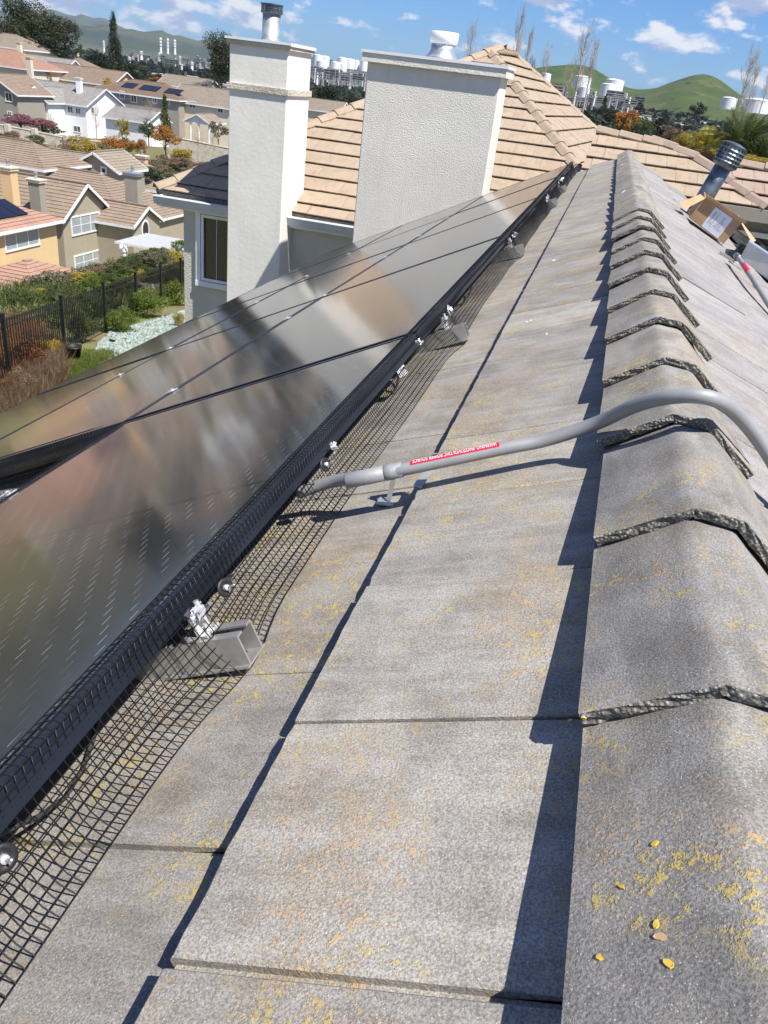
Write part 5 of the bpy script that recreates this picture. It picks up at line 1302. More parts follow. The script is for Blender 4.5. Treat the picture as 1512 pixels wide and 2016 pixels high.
# upper street
wh, wx1, wy0, wze = hb('white_house', 'white two-storey house with grey shingle roof and bright gable end, upper left', (169, 208), 165, 15, 12, 'wallwhite', 'roof_grey', 'x', .45)
winX(wh, wx1, ((219, 210), (230, 230)), 1, 0, .16, 'glass'); winX(wh, wx1, ((178, 210), (186, 224)), 0, 0, .16, 'glass')
for q in (((100, 200), (115, 214)), ((122, 206), (130, 222)), ((132, 208), (145, 224)), ((148, 211), (160, 226)), ((114, 240), (132, 258)), ((144, 246), (160, 262))): winY(wh, wy0, q, 1, 0, .15)
far_chimney(wh, 146, 163, 152, 170, 170, 'wallwhite', 'white', False)
a = atD(98, 201, 164); hblock(wh, a[0]-6.5, a[0], a[1]-.6, a[1]+9, gz(a[0], a[1])-1, a[2], 'y', .62, 'wallwhite', 'roof_grey', False, .4); winY(wh, a[1]-.6, ((68, 198), (74, 206)), 0, 0, .15)
gh, gx1_, gy0_, _z = hb('grey_gable_house', 'grey-walled house with two small gables at the left edge above the garden wall', (33, 185), 158, 9, 9, 'greybeige', 'roof_tan', 'y', .55)
winY(gh, gy0_, ((9, 180), (26, 202)), 1, 0, .16); winY(gh, gy0_, ((14, 218), (25, 232)), 1, 0, .16)
a = atD(45, 187, 162); hblock(gh, a[0]-14, a[0], a[1], atX(82, 170, a[0])[1], gz(a[0], a[1])-1, a[2], 'x', .5, 'cream', 'roof_tan', False, .4)
p1, *_ = hb('pink_roof_house', 'cream house with pinkish hip roof and tall cream chimney, far left', (51, 135), 190, 18, 13, 'cream', 'roof_pink', 'x', .42, True); far_chimney(p1, 48, 66, 111, 150, 186, 'cream', 'cream', False)
p2, *_ = hb('cream_house', 'cream house with brownish roof under the big tree at the far left', (46, 97), 215, 16, 12, 'cream', 'roof_tan2', 'x', .42, True); far_chimney(p2, 30, 45, 82, 97, 214, 'cream', 'cream', False)
p3, a1, b1, c1 = hb('grey_roof_house', 'white house with long grey roof and small gable, just above the white two-storey house', (119, 143), 205, 18, 10, 'wallwhite', 'roof_grey', 'x', .50)
winX(p3, a1, ((128, 143), (135, 153)), 1, 0, .15, 'glass'); winX(p3, a1, ((141, 144), (149, 154)), 1, 0, .15, 'glass')
p4, *_ = hb('tan_far_house', 'far tan-roofed house with hip roof between the dark trees, upper left', (172, 143), 232, 13, 12, 'cream', 'roof_tan', 'y', .46, True)
p5, a1, b1, c1 = hb('peach_gable_house', 'tan-roofed house with a peach gable end, right of the white house chimney', (219, 168), 192, 18, 11, 'peach', 'roof_tan', 'x', .46)
p6, a1, b1, c1 = hb('solar_roof_house', 'grey house with a tan hip roof carrying three dark solar panels', (352, 197), 172, 19, 12, 'greybeige', 'roof_brown', 'x', .36, True)
for q in (((235, 178), (246, 196)), ((257, 184), (270, 203)), ((300, 190), (310, 205)), ((325, 196), (334, 208))): winY(p6, b1, q, 1, 0, .16)
for (u0, u1) in ((.30, .44), (.50, .70), (.78, .95)):
    xx0 = a1-19+19*u0; xx1 = a1-19+19*u1; s0, s1 = 2.2, 4.4; mb = MB(); slab([(xx0, b1-.45+s0, c1-.10+s0*.36+.12), (xx1, b1-.45+s0, c1-.10+s0*.36+.12), (xx1, b1-.45+s1, c1-.10+s1*.36+.12), (xx0, b1-.45+s1, c1-.10+s1*.36+.12)] and [Vector((xx0, b1-.45+s0, c1-.10+s0*.36+.12)), Vector((xx1, b1-.45+s0, c1-.10+s0*.36+.12)), Vector((xx1, b1-.45+s1, c1-.10+s1*.36+.12)), Vector((xx0, b1-.45+s1, c1-.10+s1*.36+.12))], Vector((0, 0, .06))); mb.build('rooftop_solar_panel', M['blackpv'], p6)
p7, a1, b1, c1 = hb('beige_street_house', 'beige house with broad grey-tan roof beside the narrow chimney', (452, 213), 170, 13, 13, 'cream', 'roof_tan2', 'x', .42)
for q in (((372, 198), (386, 214)), ((428, 208), (440, 224))): winY(p7, b1, q, 1, 0, .16)
a = atD(412, 243, 158); b_ = atD(352, 234, 158); hblock(p7, b_[0], a[0], a[1], a[1]+6, a[2]-.3, a[2], 'y', .5, 'white', 'roof_tan2', False, .3)
for px in (364, 385, 410): q = atD(px, 244, 158); mb = MB(); mb.tube([(q[0], a[1]+.2, a[2]-3.2), (q[0], a[1]+.2, a[2]-.2)], .17, 8); mb.build('porch_column', M['white'], p7)
p8, a1, b1, c1 = hb('garage_house', 'small white house with low grey roof between the white house and the cone-shaped evergreen', (288, 241), 158, 8, 8, 'wallwhite', 'roof_grey', 'x', .4)
p9, *_ = hb('brown_roof_house', 'far house with brown roof and chimney behind the street trees', (400, 176), 218, 12, 10, 'greybeige', 'roof_tan2', 'x', .42); far_chimney(p9, 408, 416, 160, 172, 216, 'cream', 'cream', False)
p10, *_ = hb('far_solar_house', 'far tan-roofed house just right of the narrow chimney, among dark trees', (665, 222), 205, 12, 10, 'cream', 'roof_tan2', 'x', .42)
# garden walls with pillars
def garden_wall(pxs, D, h_, label, pillars):
    P = [atD(x, y, D) for x, y in pxs]; t = empty('garden_wall', tuple(P[0]), label, 'wall'); mb = MB()
    for a, b in zip(P[:-1], P[1:]):
        a = Vector(a); b = Vector(b); mb.bar(a-Vector((0, 0, h_*.75)), b-Vector((0, 0, h_*.75)), .3, h_*1.5)
    mb.build('wall_body', M['concrete'], t)
    mb = MB()
    for a, b in zip(P[:-1], P[1:]): mb.bar(Vector(a)+Vector((0, 0, .06)), Vector(b)+Vector((0, 0, .06)), .45, .12)
    mb.build('coping', M['stucco_trim'], t)
    for (x, y) in pillars: q = atD(x, y, D-.3); mb = MB(); mb.box((q[0]-.35, q[1]-.35, q[2]-h_), (q[0]+.35, q[1]+.35, q[2]+.25)); mb.build('pillar', M['stucco_trim'], t)
garden_wall([(-60, 238), (0, 246), (65, 258), (130, 272), (200, 280), (230, 280)], 138, 2.2, 'old concrete garden wall with pale pillars below the white house', [(15, 248), (68, 257), (131, 270)])
garden_wall([(330, 268), (380, 278), (440, 290), (480, 298)], 135, 3.4, 'grey retaining wall below the beige street house', [])
# dry slope cover below the wall
for i in range(46):
    px = random.uniform(-20, 440); py = 264+.14*px+random.uniform(0, 36); D = 130-(py-268)*.5; mt = random.choice(['leaf_brown', 'leaf_brown', 'leaf_grey', 'leaf_mid', 'leaf_dark']); tone = {'leaf_grey': 'grey-green', 'leaf_mid': 'green', 'leaf_brown': 'twiggy brown', 'leaf_dark': 'dark'}[mt]; zone = 'below the garden wall at the left edge' if px < 130 else ('below the retaining wall by the chimney' if px > 300 else 'below the white house')
    plant('slope_bush', f'small {tone} bush on the dry bank {zone}', 'bush', px, py, random.uniform(14, 28), random.uniform(7, 13), D, mt, 'spread', 1, i % 4, 'bushes on the dry bank below the garden wall', trunk=False)
tr = [('small_tree', 222, 287, 29, 19, 120, 'leaf_orange', 'round', 'orange-leaved small tree below the white house, largest of the orange ones', 1), ('small_tree', 272, 288, 19, 14, 118, 'leaf_orange', 'round', 'round golden-orange small tree right of the largest orange one', 1),
 ('small_tree', 325, 266, 27, 18, 126, 'leaf_orange', 'spread', 'orange and green small tree with bare trunk under the porch house', 1), ('small_tree', 357, 309, 28, 19, 108, 'leaf_yellow', 'round', 'yellow-green round tree by the narrow chimney', 1),
 ('small_tree', 166, 289, 26, 22, 114, 'leaf_yellow', 'spread', 'thin yellowish-brown tree below the garden wall', 1), ('evergreen_tree', 325, 228, 17, 30, 152, 'leaf_mid', 'cone', 'cone-shaped evergreen tree in front of the solar-roofed house', 1),
 ('small_tree', 292, 256, 17, 15, 148, 'leaf_mid', 'round', 'green round tree left of the cone-shaped evergreen', 2), ('small_tree', 215, 178, 15, 17, 188, 'leaf_yellow', 'round', 'yellow-green tree behind the white gable end', 2),
 ('small_tree', 246, 288, 18, 16, 128, 'leaf_mid', 'round', 'dark green tree between the two orange trees', 2), ('small_tree', 40, 292, 26, 12, 118, 'leaf_mid', 'round', 'green bush tree at the left edge below the garden wall', 2),
 ('small_tree', 84, 147, 19, 9, 196, 'leaf_orange', 'round', 'rust-orange tree between the chimney and the grey roof, upper left', 2), ('small_tree', 318, 160, 22, 10, 240, 'leaf_orange', 'spread', 'orange tree behind the solar-roofed house', 2),
 ('flowering_bush', 40, 237, 34, 10, 144, 'leaf_pink', 'spread', 'pink flowering bush above the garden wall, left of the next', 1), ('flowering_bush', 82, 245, 28, 11, 144, 'leaf_pink', 'spread', 'pink and brown flowering bush in front of the white house', 1), ('small_tree', 105, 256, 22, 8, 143, 'leaf_mid', 'spread', 'low green bush at the foot of the white house', 2),
 ('small_tree', 430, 255, 18, 16, 150, 'leaf_grey', 'spread', 'grey-green tree beside the porch columns', 2), ('small_tree', 240, 250, 12, 20, 150, 'leaf_yellow', 'spread', 'pale willow-like tree at the right corner of the white house', 2),
 ('eucalyptus_tree', 44, 52, 46, 42, 236, 'leaf_euc', 'round', 'huge dark eucalyptus at the far left, its highest crown', 0), ('eucalyptus_tree', 108, 62, 42, 32, 238, 'leaf_euc', 'round', 'wide dark eucalyptus right of the highest one, far left', 0), ('eucalyptus_tree', 16, 74, 30, 30, 228, 'leaf_euc', 'round', 'dark tree filling the left edge under the eucalyptus', 1), ('eucalyptus_tree', 78, 92, 50, 18, 226, 'leaf_dark', 'spread', 'dark lower trees behind the cream house', 1),
 ('conifer', 225, 98, 24, 48, 262, 'leaf_dark', 'cone', 'tall dark conifer standing against the industrial plain, upper left', 0), ('broad_tree', 436, 122, 36, 44, 214, 'leaf_euc', 'round', 'large dark tree touching the left side of the narrow chimney', 0),
 ('broad_tree', 640, 192, 34, 28, 330, 'leaf_dark', 'round', 'dark tree mass between the two chimneys, left part', 1), ('broad_tree', 692, 205, 26, 18, 340, 'leaf_dark', 'round', 'dark tree mass beside the wide chimney', 1), ('broad_tree', 612, 205, 24, 26, 300, 'leaf_dark', 'round', 'dark tree just right of the narrow chimney', 1),
 ('broad_tree', 195, 118, 22, 14, 300, 'leaf_dark', 'round', 'dark round tree left of the tall conifer', 2), ('broad_tree', 262, 142, 26, 18, 290, 'leaf_dark', 'round', 'dark tree to the lower right of the tall conifer', 1), ('palm_like_tree', 158, 98, 9, 9, 330, 'leaf_mid', 'round', 'small round-headed palm before the white industrial roofs', 2), ('broad_tree', 122, 108, 14, 10, 290, 'leaf_dark', 'round', 'small dark tree under the right side of the eucalyptus', 2),
 ('broad_tree', 1505, 300, 42, 28, 62, 'leaf_mid', 'round', 'green round tree at the right edge beyond the pinkish roof', 0), ('broad_tree', 1370, 290, 34, 26, 66, 'leaf_yellow', 'spread', 'yellowish shrub mass left of the palm', 0), ('broad_tree', 1425, 318, 40, 14, 58, 'leaf_mid', 'spread', 'green foliage below the palm at the roof edge', 0), ('broad_tree', 1480, 318, 40, 12, 56, 'leaf_yellow', 'spread', 'yellow-green foliage touching the pinkish roof', 0),
 ('broad_tree', 1205, 225, 18, 13, 330, 'leaf_dark', 'round', 'dark round tree above the tan roof edge, centre right', 1), ('broad_tree', 1237, 238, 24, 20, 260, 'leaf_orange', 'spread', 'tree with orange and green leaves, centre right', 1), ('broad_tree', 1265, 252, 20, 14, 240, 'leaf_mid', 'round', 'green tree below the orange one, centre right', 1), ('broad_tree', 1190, 205, 10, 14, 400, 'leaf_dark', 'cone', 'dark pointed tree before the refinery columns', 2), ('broad_tree', 1260, 212, 12, 10, 400, 'leaf_dark', 'round', 'dark tree at the foot of the refinery columns', 2),
 ('broad_tree', 1330, 262, 26, 14, 200, 'leaf_brown', 'spread', 'leafless brownish tree between the distant houses, right', 1), ('broad_tree', 1300, 245, 16, 12, 300, 'leaf_dark', 'round', 'dark tree among distant white houses, right', 2), ('broad_tree', 1375, 215, 16, 10, 600, 'leaf_dark', 'round', 'dark tree at the foot of the right green hill', 2)]
for i, (nm, px, py, rx, ry, D, mt, kd, lab, lod) in enumerate(tr):
    plant(nm, lab, 'tree' if 'bush' not in nm else 'bush', px, py, rx, ry, D, mt, kd, lod, i % 5, None, trunk=True)
# bare poplars and winter trees
def bare_tree(px, pb, pt, D, wpx, seed, label, mat='twig', n=46):
    r = random.Random(seed); b = Vector(atD(px, pb, D)); k = D/FPX*1.05; H = (pb-pt)*k; Wd = wpx*k; root = empty('bare_tree', tuple(b), label, 'tree', None); mb = MB(); tr_ = H*.006+.01
    mb.tube([b-Vector((0, 0, 6)), b, b+Vector((0, 0, H*.55)), b+Vector((0, 0, H*.97))], .1, 6, radii=[tr_*2.2, tr_*2, tr_*1.1, tr_*.3]); mb.build('trunk', M[mat], root); mb = MB()
    for i in range(n):
        f = r.uniform(.12, .85); a = r.uniform(0, 2*PI); s = b+Vector((0, 0, H*f)); l_ = H*r.uniform(.16, .34)*(1.1-f*.5); ou = Wd*r.uniform(.4, 1)*(1.05-.5*f); d = Vector((math.cos(a)*ou, math.sin(a)*ou, l_)); e = s+d
        mb.tube([s, s+Vector((d.x*.5, d.y*.5, d.z*.3)), e], .1, 4, radii=[tr_*.55, tr_*.4, tr_*.14])
        for q in range(3): f2 = r.uniform(.3, 1); s2 = s.lerp(e, f2); mb.tube([s2, s2+Vector((r.uniform(-1, 1)*ou*.4, r.uniform(-1, 1)*ou*.4, l_*.5))], .1, 3, radii=[tr_*.25, tr_*.1])
    mb.build('branches', M[mat], root); return root
for i, a in enumerate([(919, 150, 72, 200, 14, 'pale bare poplar right of the wide chimney flue'), (1008, 150, 55, 190, 13, 'tall bare poplar behind the tan roof peak'), (1030, 160, 85, 200, 8, 'slim bare poplar just right of the tan roof peak'), (1068, 165, 108, 200, 13, 'small bare tree left of the left green hill'),
                       (1128, 205, 92, 160, 22, 'broad bare poplar in front of the left green hill'), (1150, 205, 112, 162, 12, 'slim bare poplar right of the broad one'), (1112, 195, 140, 175, 18, 'low bare tree at the edge of the tan roof'), (1443, 250, 142, 120, 20, 'tall bare tree against the right green hill'), (1462, 240, 165, 125, 12, 'slim bare tree right of the tall one by the palm'), (1497, 215, 168, 130, 10, 'thin bare treetop at the right edge'),
                       (190, 262, 218, 155, 14, 'pale bare shrub in front of the white gable wall'), (296, 232, 205, 158, 14, 'dark bare tree before the solar-roofed house'), (103, 262, 232, 150, 10, 'bare sapling in front of the white house'), (110, 300, 272, 118, 22, 'bare twiggy tree below the garden wall'), (390, 292, 262, 132, 18, 'bare twiggy tree before the retaining wall'), (420, 300, 270, 130, 16, 'bare twiggy tree at the narrow chimney')]):
    bare_tree(a[0], a[1], a[2], a[3], a[4], i, a[5], 'twig', 42)
# palms at the right
def palm(px, py, D, L_, n, label, seed, mat='leaf_mid'):
    c = Vector(atD(px, py, D)); root = empty('palm', (c.x, c.y, gz(c.x, c.y)), label, 'palm'); r = random.Random(seed)
    mb = MB(); mb.tube([(c.x, c.y, gz(c.x, c.y)-.3), tuple(c)], .16, 8); mb.build('trunk', M['bark'], root)
    for i in range(n):
        a = r.uniform(0, 2*PI); up0 = r.uniform(.25, 1.35); P_ = []; L1 = L_*r.uniform(.75, 1.1)
        for k in range(9): f = k/8; P_.append(c+Vector((math.cos(a)*L1*f*math.cos(up0)*(1+.2*f), math.sin(a)*L1*f*math.cos(up0)*(1+.2*f), L1*(math.sin(up0)*f-.55*f*f*math.cos(up0)-.12*f*f))))
        mb = MB(); mb.tube(P_, .02, 3, radii=[.03-.003*k for k in range(9)])
        for k in range(26):
            f = .12+.88*k/26; j = min(int(f*8), 7); q = P_[j].lerp(P_[j+1], f*8-j); t = (P_[j+1]-P_[j]).normalized(); sd_ = t.cross(Vector((0, 0, 1)))
            if sd_.length < .05: continue
            sd_.normalize(); ll = L_*.26*math.sin(PI*min(.97, f*.85+.12))
            for s_ in (-1, 1):
                tip = q+(sd_*s_*.8+t*.75+Vector((0, 0, -.35))).normalized()*ll; w_ = t*.03; mb.face([q-w_, q+w_, tip])
        mb.build('frond', M[mat], root)
palm(1455, 296, 62, 3.7, 44, 'palm with arching fronds above the pinkish roof, right', 2); palm(1385, 300, 66, 2.6, 30, 'lower palm left of the taller one, beyond the tan roof', 5, 'leaf_yellow')
# ================================================================== town on the plain
def far_house_mesh(seed, wcol, rcol):
    r = random.Random(seed); w, d, h_ = r.uniform(9, 15), r.uniform(8, 11), r.uniform(2.8, 5.2); mb = MB()
    mb.box((-w/2, -d/2, -4), (w/2, d/2, h_)); nw = len(mb.f); rz = h_+d*.5*.4; o = .5
    mb.v += [(-w/2-o, -d/2-o, h_-.1), (w/2+o, -d/2-o, h_-.1), (w/2+o, 0, rz), (-w/2-o, 0, rz), (w/2+o, d/2+o, h_-.1), (-w/2-o, d/2+o, h_-.1)]; n = nw*0+8
    mb.f += [(8, 9, 10, 11), (10, 12, 13, 11), (8, 11, 13), (9, 12, 10)]
    n2 = len(mb.f)
    for k in range(3): x = -w*.35+w*.3*k; mb.face([(x, -d/2-.03, .9), (x+1.4, -d/2-.03, .9), (x+1.4, -d/2-.03, 2.2), (x, -d/2-.03, 2.2)]); 
    for k in range(2): y = -d*.3+d*.35*k; mb.face([(w/2+.03, y, .9), (w/2+.03, y+1.4, .9), (w/2+.03, y+1.4, 2.2), (w/2+.03, y, 2.2)])
    me = mb.mesh('distant_house'); me.materials.append(M[wcol]); me.materials.append(M[rcol]); me.materials.append(M['glass'])
    for i, p in enumerate(me.polygons): p.material_index = 0 if i < nw else (1 if i < n2 else 2)
    return me
fh = [far_house_mesh(i, w, r) for i, (w, r) in enumerate((('wallwhite', 'roof_grey'), ('wallwhite', 'roof_tan2'), ('cream', 'roof_grey'), ('cream', 'roof_tan'), ('wallwhite', 'roof_grey'), ('greybeige', 'roof_pink'), ('wallwhite', 'roof_tan2'), ('peach', 'roof_grey')))]
def at_az(a, D): a = math.radians(a); return CAM[0]+D*math.sin(a), D*math.cos(a)
r = random.Random(11); placed = []
cells = []
for (a0, a1, D0, D1, n, lab, grp) in ((-42, -16, 650, 2400, 160, 'small distant house among trees on the plain behind the left hillside houses', 'distant houses of the left plain'), (-4, 12.5, 330, 1350, 150, 'small distant house among trees in the valley to the right of the tan roof', 'distant houses of the right valley')):
    k = 0; tries = 0
    while k < n and tries < 6000:
        tries += 1; a = r.uniform(a0, a1); D = math.exp(r.uniform(math.log(D0), math.log(D1))); x, y = at_az(a, D)
        if any((x-p[0])**2+(y-p[1])**2 < 17**2 for p in placed): continue
        placed.append((x, y)); q_ = r.randrange(8); o = link('distant_house', fh[q_], None); o.location = (x, y, gz(x, y)+.1); o.rotation_euler = (0, 0, r.choice((0, PI/2, PI))+r.uniform(-.25, .25)+(.5 if D > 500 else 0)); tag(o, 'small distant '+('white house with grey roof', 'white house with beige roof', 'cream house with grey roof', 'cream house with tan roof', 'broad white house with grey roof', 'grey-beige house with pinkish roof', 'large white house with beige roof', 'peach house with grey roof')[q_]+(' on the left plain' if a < -14 else ' in the right valley'), 'house', grp); k += 1
def tcrown(seed, mat, kind='round'):
    V, F = leaf_cloud(260, seed, 9, .22, kind); me = npmesh('town_tree', V, F); me.materials.append(M[mat]); return me
tm_ = [tcrown(1, 'leaf_dark'), tcrown(2, 'leaf_dark'), tcrown(3, 'leaf_mid'), tcrown(4, 'leaf_dark', 'cone'), tcrown(5, 'leaf_grey'), tcrown(6, 'leaf_euc'), tcrown(7, 'leaf_orange'), tcrown(8, 'leaf_dark')]
k = 0
while k < 290:
    left = k % 2; a = r.uniform(-42, -15) if left else r.uniform(-4, 13); D = math.exp(r.uniform(math.log(300 if left else 260), math.log(1500 if left else 1100))); x, y = at_az(a, D)
    if any((x-p[0])**2+(y-p[1])**2 < 8**2 for p in placed[:290]): continue
    o = link('town_tree', r.choice(tm_), None); s = r.uniform(2.2, 5.2)*(1.3 if left else 1); o.location = (x, y, gz(x, y)+s*.9); o.scale = (s, s, s*r.uniform(.9, 1.5)); o.rotation_euler = (0, 0, r.uniform(0, 6))
    tag(o, 'small tree standing between the distant houses of the '+('left plain' if left else 'right valley'), 'tree', 'trees between the distant houses, '+('left plain' if left else 'right valley')); k += 1
# far-off tree cover: one mass
rs_ = np.random.default_rng(5); Vs = []; Fs = []; nv = 0
for i in range(5200):
    left = i % 3 != 0; a = rs_.uniform(-44, -14) if left else rs_.uniform(-9, 15); D = math.exp(rs_.uniform(math.log(420), math.log(3000))); x, y = at_az(a, D); s = rs_.uniform(3, 7)*(1+D/1300)
    if D > 1700 and not left: continue
    V, F = leaf_cloud(34, int(i % 40), 5, .42); V = V*np.array([s, s, s*.8])+np.array([x, y, gz(x, y)+s*.6]); Vs.append(V); Fs.append(F+nv); nv += len(V)
me = npmesh('far_tree_cover', np.concatenate(Vs), np.concatenate(Fs)); me.materials.append(M['leaf_dark']); o = bpy.data.objects.new('far_tree_cover', me); COL.objects.link(o); tag(o, kind='stuff')
# far town blocks beyond: warehouses etc.
for i in range(170):
    left = i % 4 != 0; a = r.uniform(-40, -17) if left else r.uniform(-4, 12); D = r.uniform(1200, 3600) if left else r.uniform(1100, 1650); x, y = at_az(a, D); w = r.uniform(12, 55); h_ = r.uniform(5, 13); z = gz(x, y)
    mb = MB(); mb.box((x-w/2, y-9, z-4), (x+w/2, y+9, z+h_)); mb.box((x-w/2-.5, y-9.5, z+h_), (x+w/2+.5, y+9.5, z+h_+.6)); ob = mb.build('warehouse', M[r.choice(['tankwhite', 'cream', 'plant_steel', 'tankwhite'])]); tag(ob, 'pale flat-roofed building far off on the '+('left plain' if left else 'right valley floor'), 'building', 'flat buildings far off, '+('left' if left else 'right'))
# ================================================================== refinery
def tank(px, pt, pb, rpx, D, label):
    k = D/FPX*1.04; a = atD(px, pt, D); b = atD(px, pb, D); R = rpx*k; t = empty('storage_tank', (a[0], a[1], b[2]), label, 'tank', 'white storage tanks of the refinery'); mb = MB(); mb.lathe([(R, b[2]-10), (R, a[2]-.05*R)], (a[0], a[1], 0), 24); mb.build('tank_shell', M['tankwhite'], t); mb = MB(); mb.lathe([(R*1.01, a[2]-.05*R), (R*1.01, a[2]), (R*.5, a[2]+R*.10), (.1, a[2]+R*.14)], (a[0], a[1], 0), 24); mb.build('tank_roof', M['tankwhite'], t)
for i, (px, pt, pb, rp, D, lab) in enumerate([(627, 109, 120, 9, 2000, 'left tank of the upper row between the chimneys'), (641, 111, 122, 7, 2020, 'second tank of the upper row between the chimneys'), (634, 121, 131, 9, 1900, 'tank of the lower row just right of the narrow chimney'), (674, 114, 124, 8, 2000, 'third tank of the upper row between the chimneys'), (690, 117, 126, 8, 2010, 'fourth tank of the upper row between the chimneys'), (702, 119, 127, 5, 2010, 'small tank in the upper row near the wide chimney'), (717, 120, 130, 6, 2000, 'tank half hidden by the wide chimney'), (662, 123, 134, 9, 1900, 'tank of the lower row, middle'), (675, 126, 135, 7, 1900, 'tank of the lower row near the wide chimney'),
    (1076, 145, 168, 8, 1500, 'tall tank at the edge of the tan roof, centre right'), (1148, 151, 162, 14, 1700, 'wide tank in front of the left green hill'), (1199, 166, 177, 12, 1600, 'white tank above the refinery columns'), (1211, 158, 167, 15, 1750, 'wide tank on the slope of the left green hill'), (1152, 172, 184, 9, 1500, 'tank under the left green hill'), (1437, 193, 203, 12, 1700, 'tank at the foot of the right green hill'), (1492, 197, 209, 21, 1500, 'widest tank, at the right edge below the green hill'), (1462, 196, 202, 6, 1750, 'small tank between two tanks at the right')]):
    tank(px, pt, pb, rp, D, 'white '+lab)
def column(px, pt, pb, wpx, D, label, grp, mat='plant_steel', tag_=True):
    k = D/FPX*1.04; a = atD(px, pt, D); b = atD(px, pb, D); R = wpx*k/2; mb = MB(); mb.lathe([(R*1.25, b[2]-8), (R*1.1, b[2]+3), (R, a[2]-2), (R*.8, a[2])], (a[0], a[1], 0), 10)
    for q in range(3): z = b[2]+(a[2]-b[2])*(.35+.25*q); mb.lathe([(R*1.7, z), (R*1.7, z+.6)], (a[0], a[1], 0), 10)
    o = mb.build('process_column', M[mat]); tag(o, label, 'tower', grp)
for px, pt, pb in ((316, 74, 98), (330, 76, 99), (344, 78, 100)): column(px, pt, pb, 3.2, 2300, f'white power-station stack, {"left" if px == 316 else "middle" if px == 330 else "right"} of the three, upper left', None, 'tankwhite')
column(204, 80, 96, 2.4, 2200, 'single white stack left of the tall conifer', None, 'tankwhite')
for i in range(34): px = r.uniform(618, 722); b = 152+(px-618)*.12+r.uniform(-6, 6); column(px, b-r.uniform(6, 22), b, r.uniform(1.0, 2.6), r.uniform(1500, 1750), 'steel process column of the refinery between the chimneys', 'process columns between the chimneys', r.choice(['plant_steel', 'plant_steel', 'tankwhite']))
for i in range(46): px = r.uniform(1085, 1268); b = 192+(px-1085)*.09+r.uniform(-10, 6); column(px, b-r.uniform(6, 22), b, r.uniform(1.2, 3.2), r.uniform(1150, 1400), 'steel process column of the refinery below the left green hill', 'process columns below the left green hill', r.choice(['plant_steel', 'plant_steel', 'tankwhite']))
for i in range(30): px = r.uniform(250, 448); b = 118+(px-250)*.06+r.uniform(-12, 5); column(px, b-r.uniform(3, 11), b, r.uniform(1.5, 4), r.uniform(1900, 2400), 'pale refinery structure on the plain left of the narrow chimney', 'refinery structures on the left plain', r.choice(['plant_steel', 'tankwhite', 'tankwhite']))
def rack(px, pt, pb, wpx, D, label, grp):
    k = D/FPX*1.04; a = atD(px, pt, D); b = atD(px, pb, D); W_ = wpx*k; mb = MB(); n = max(2, int(W_/9)); lv = max(2, int((a[2]-b[2])/5))
    for i in range(n+1): x = a[0]-W_/2+W_*i/n; mb.bar((x, a[1], b[2]-6), (x, a[1], a[2]), .8, .8, (1, 0, 0)); mb.bar((x, a[1]+9, b[2]-6), (x, a[1]+9, a[2]), .8, .8, (1, 0, 0))
    for j in range(lv+1): z = b[2]+(a[2]-b[2])*j/lv; mb.box((a[0]-W_/2, a[1]-.5, z-.5), (a[0]+W_/2, a[1]+9.5, z+.5))
    for j in range(lv): z = b[2]+(a[2]-b[2])*(j+.5)/lv; mb.tube([(a[0]-W_/2, a[1]+3, z), (a[0]+W_/2, a[1]+3, z)], 1.3, 6)
    tag(mb.build('pipe_rack', M['plant_steel']), label, 'structure', grp)
for i in range(14): px = r.uniform(622, 720); b = 150+(px-618)*.12+r.uniform(-10, 6); rack(px, b-r.uniform(6, 12), b, r.uniform(12, 26), r.uniform(1480, 1800), 'grey steel pipe rack of the refinery between the chimneys', 'pipe racks between the chimneys')
for i in range(22): px = r.uniform(1085, 1262); b = 190+(px-1085)*.09+r.uniform(-12, 8); rack(px, b-r.uniform(6, 13), b, r.uniform(12, 30), r.uniform(1100, 1400), 'grey steel pipe rack of the refinery below the left green hill', 'pipe racks below the left green hill')
for i in range(12): px = r.uniform(280, 445); b = 114+(px-250)*.08+r.uniform(-6, 6); rack(px, b-r.uniform(4, 9), b, r.uniform(10, 26), r.uniform(1800, 2300), 'pale steel structure of the power station on the left plain', 'steel structures on the left plain')
for (px, pt, D) in ((1047, 112, 420), (1052, 118, 430)):
    a = Vector(atD(px, pt, D)); b = Vector(atD(px-1, 160, D)); mb = MB()
    for sx, sy in ((-1, -1), (1, -1), (1, 1), (-1, 1)): mb.bar(b+Vector((sx*1.4, sy*1.4, -8)), a+Vector((sx*.3, sy*.3, 0)), .22, .22, (0, 1, 0))
    for k in range(8): z = b.lerp(a, k/8); w_ = 1.4-.14*k; mb.bar(z+Vector((-w_, -w_, 0)), z+Vector((w_, -w_, 2)), .15, .15); mb.bar(z+Vector((w_, -w_, 0)), z+Vector((-w_, -w_, 2)), .15, .15)
    tag(mb.build('lattice_mast', M['plant_steel']), f'thin steel lattice mast behind the tan roof peak, {"left" if px == 1047 else "right"} one', 'mast')
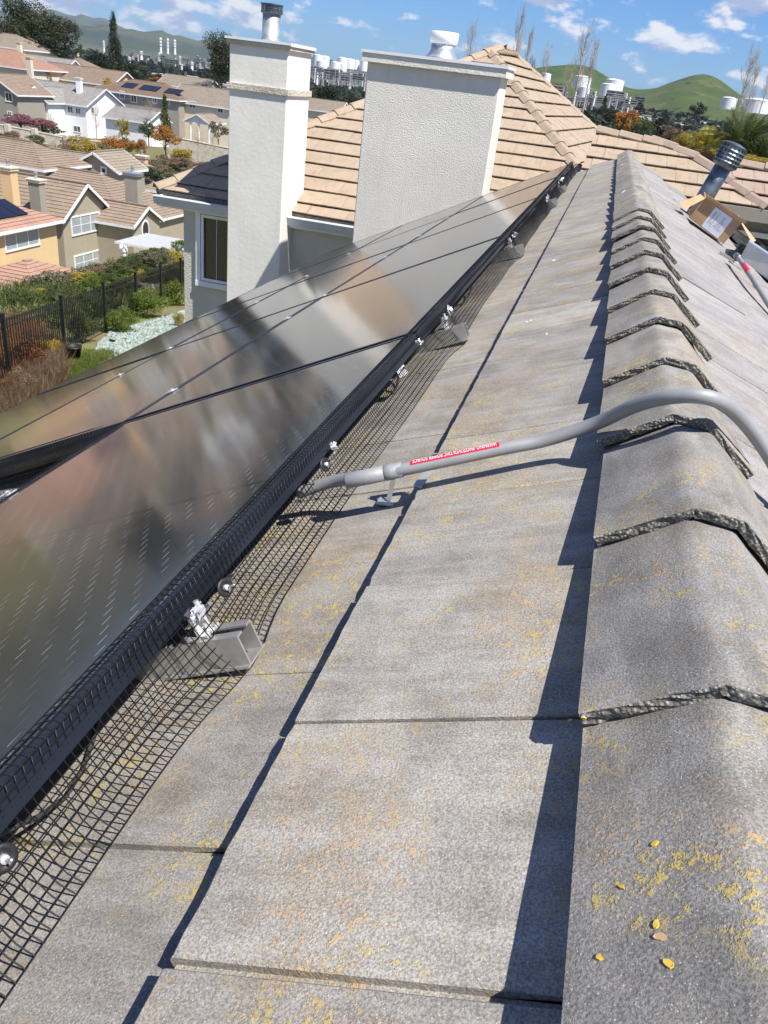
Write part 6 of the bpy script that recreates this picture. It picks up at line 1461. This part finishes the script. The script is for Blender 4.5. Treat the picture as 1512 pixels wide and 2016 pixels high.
# small white chips and fallen leaves on the tiles
lf = simple('fallen_leaf', (.62, .42, .06), .6, var=.2); chip = simple('white_chip', (.75, .75, .70), .7)
def surfL(x, y):
    """height of the grey tile surface left of the ridge"""
    k = 0 if x > -.393 else 1; return (-.08+x*.386) if k == 0 else (-.385+(x+.70)*.386)
bpy.context.view_layer.update()
DG = bpy.context.evaluated_depsgraph_get()
def hit(px, py):
    ok, loc, nrm, _, ob, _m = scene.ray_cast(DG, Vector(CAM), Vector(ray(px, py)).normalized())
    return (loc, nrm) if ok else (Vector(CAM+ray(px, py)), Vector((0, 0, 1)))
def flake(px, py, s, seed, curl=.3):
    q, n_ = hit(px, py); rr_ = random.Random(seed); a = rr_.uniform(0, 6.28); u_ = n_.cross(Vector((math.cos(a), math.sin(a), .1))).normalized(); v_ = n_.cross(u_); mb = MB(); k = 7
    top = [q+(u_*math.cos(2*PI*i/k)*s*rr_.uniform(.7, 1.3)+v_*math.sin(2*PI*i/k)*s*rr_.uniform(.45, .8))+n_*(.0012+s*curl*rr_.uniform(0, .5)) for i in range(k)]
    mb.face(top); mb.face([p-n_*.0012 for p in top][::-1])
    for i in range(k): j = (i+1) % k; mb.face([top[i], top[i]-n_*.0012, top[j]-n_*.0012, top[j]])
    return mb
for k, (p, mt_, sz, lab) in enumerate([((1290, 1662), lf, .0028, 'yellow leaf fragment highest up on the nearest ridge cap'), ((1225, 1748), lf, .0026, 'yellow leaf fragment at mid height, left part of the nearest ridge cap'), ((1293, 1822), lf, .0032, 'yellow curled leaf near the centre of the nearest ridge cap'), ((1300, 1847), simple('tan_leaf', (.55, .36, .20), .6), .0042, 'tan curled leaf just below the yellow one on the nearest ridge cap'),
    ((1180, 1886), lf, .0032, 'bright yellow leaf fragment near the left edge of the nearest ridge cap'), ((1316, 1899), lf, .0036, 'yellow leaf fragment low on the nearest ridge cap'), ((1150, 1412), lf, .0025, 'yellow leaf bit stuck at the first broken cap edge'), ((1123, 1420), lf, .003, 'yellow-green leaf bit caught under the ridge cap in the shade')]):
    tag(flake(*p, sz, k).build('leaf_fragment', mt_), lab, 'leaf')
for k, (p, sz, lab) in enumerate([((1090, 513), .011, 'white chip on the grey tiles beside the third seam of the mesh'), ((1037, 634), .006, 'small white chip on the top tile course, left of a fainter one'), ((1045, 631), .005, 'faint white chip right beside another on the top tile course'), ((1076, 658), .005, 'tiny bright white chip on the top tile course'), ((1225, 324), .022, 'white dropping on the far ridge caps, upper one'), ((1228, 377), .015, 'white dropping on the far ridge caps, lower one')]):
    tag(flake(*p, sz, k+20, .15).build('white_chip', chip), lab, 'chip')
# ================================================================== air
HAZE = True
if HAZE:
    mb = MB(); mb.box((-15000, -15000, -60), (15000, 15000, 620)); m = bpy.data.materials.new('haze'); m.use_nodes = True; nt = m.node_tree; nt.nodes.clear()
    o_ = nt.nodes.new('ShaderNodeOutputMaterial'); v = nt.nodes.new('ShaderNodeVolumePrincipled'); v.inputs['Color'].default_value = (.62, .80, 1, 1); v.inputs['Density'].default_value = 3.0e-5; v.inputs['Anisotropy'].default_value = .2
    nt.links.new(v.outputs[0], o_.inputs['Volume']); h = mb.build('haze', m); tag(h, kind='stuff')
bpy.context.view_layer.update()
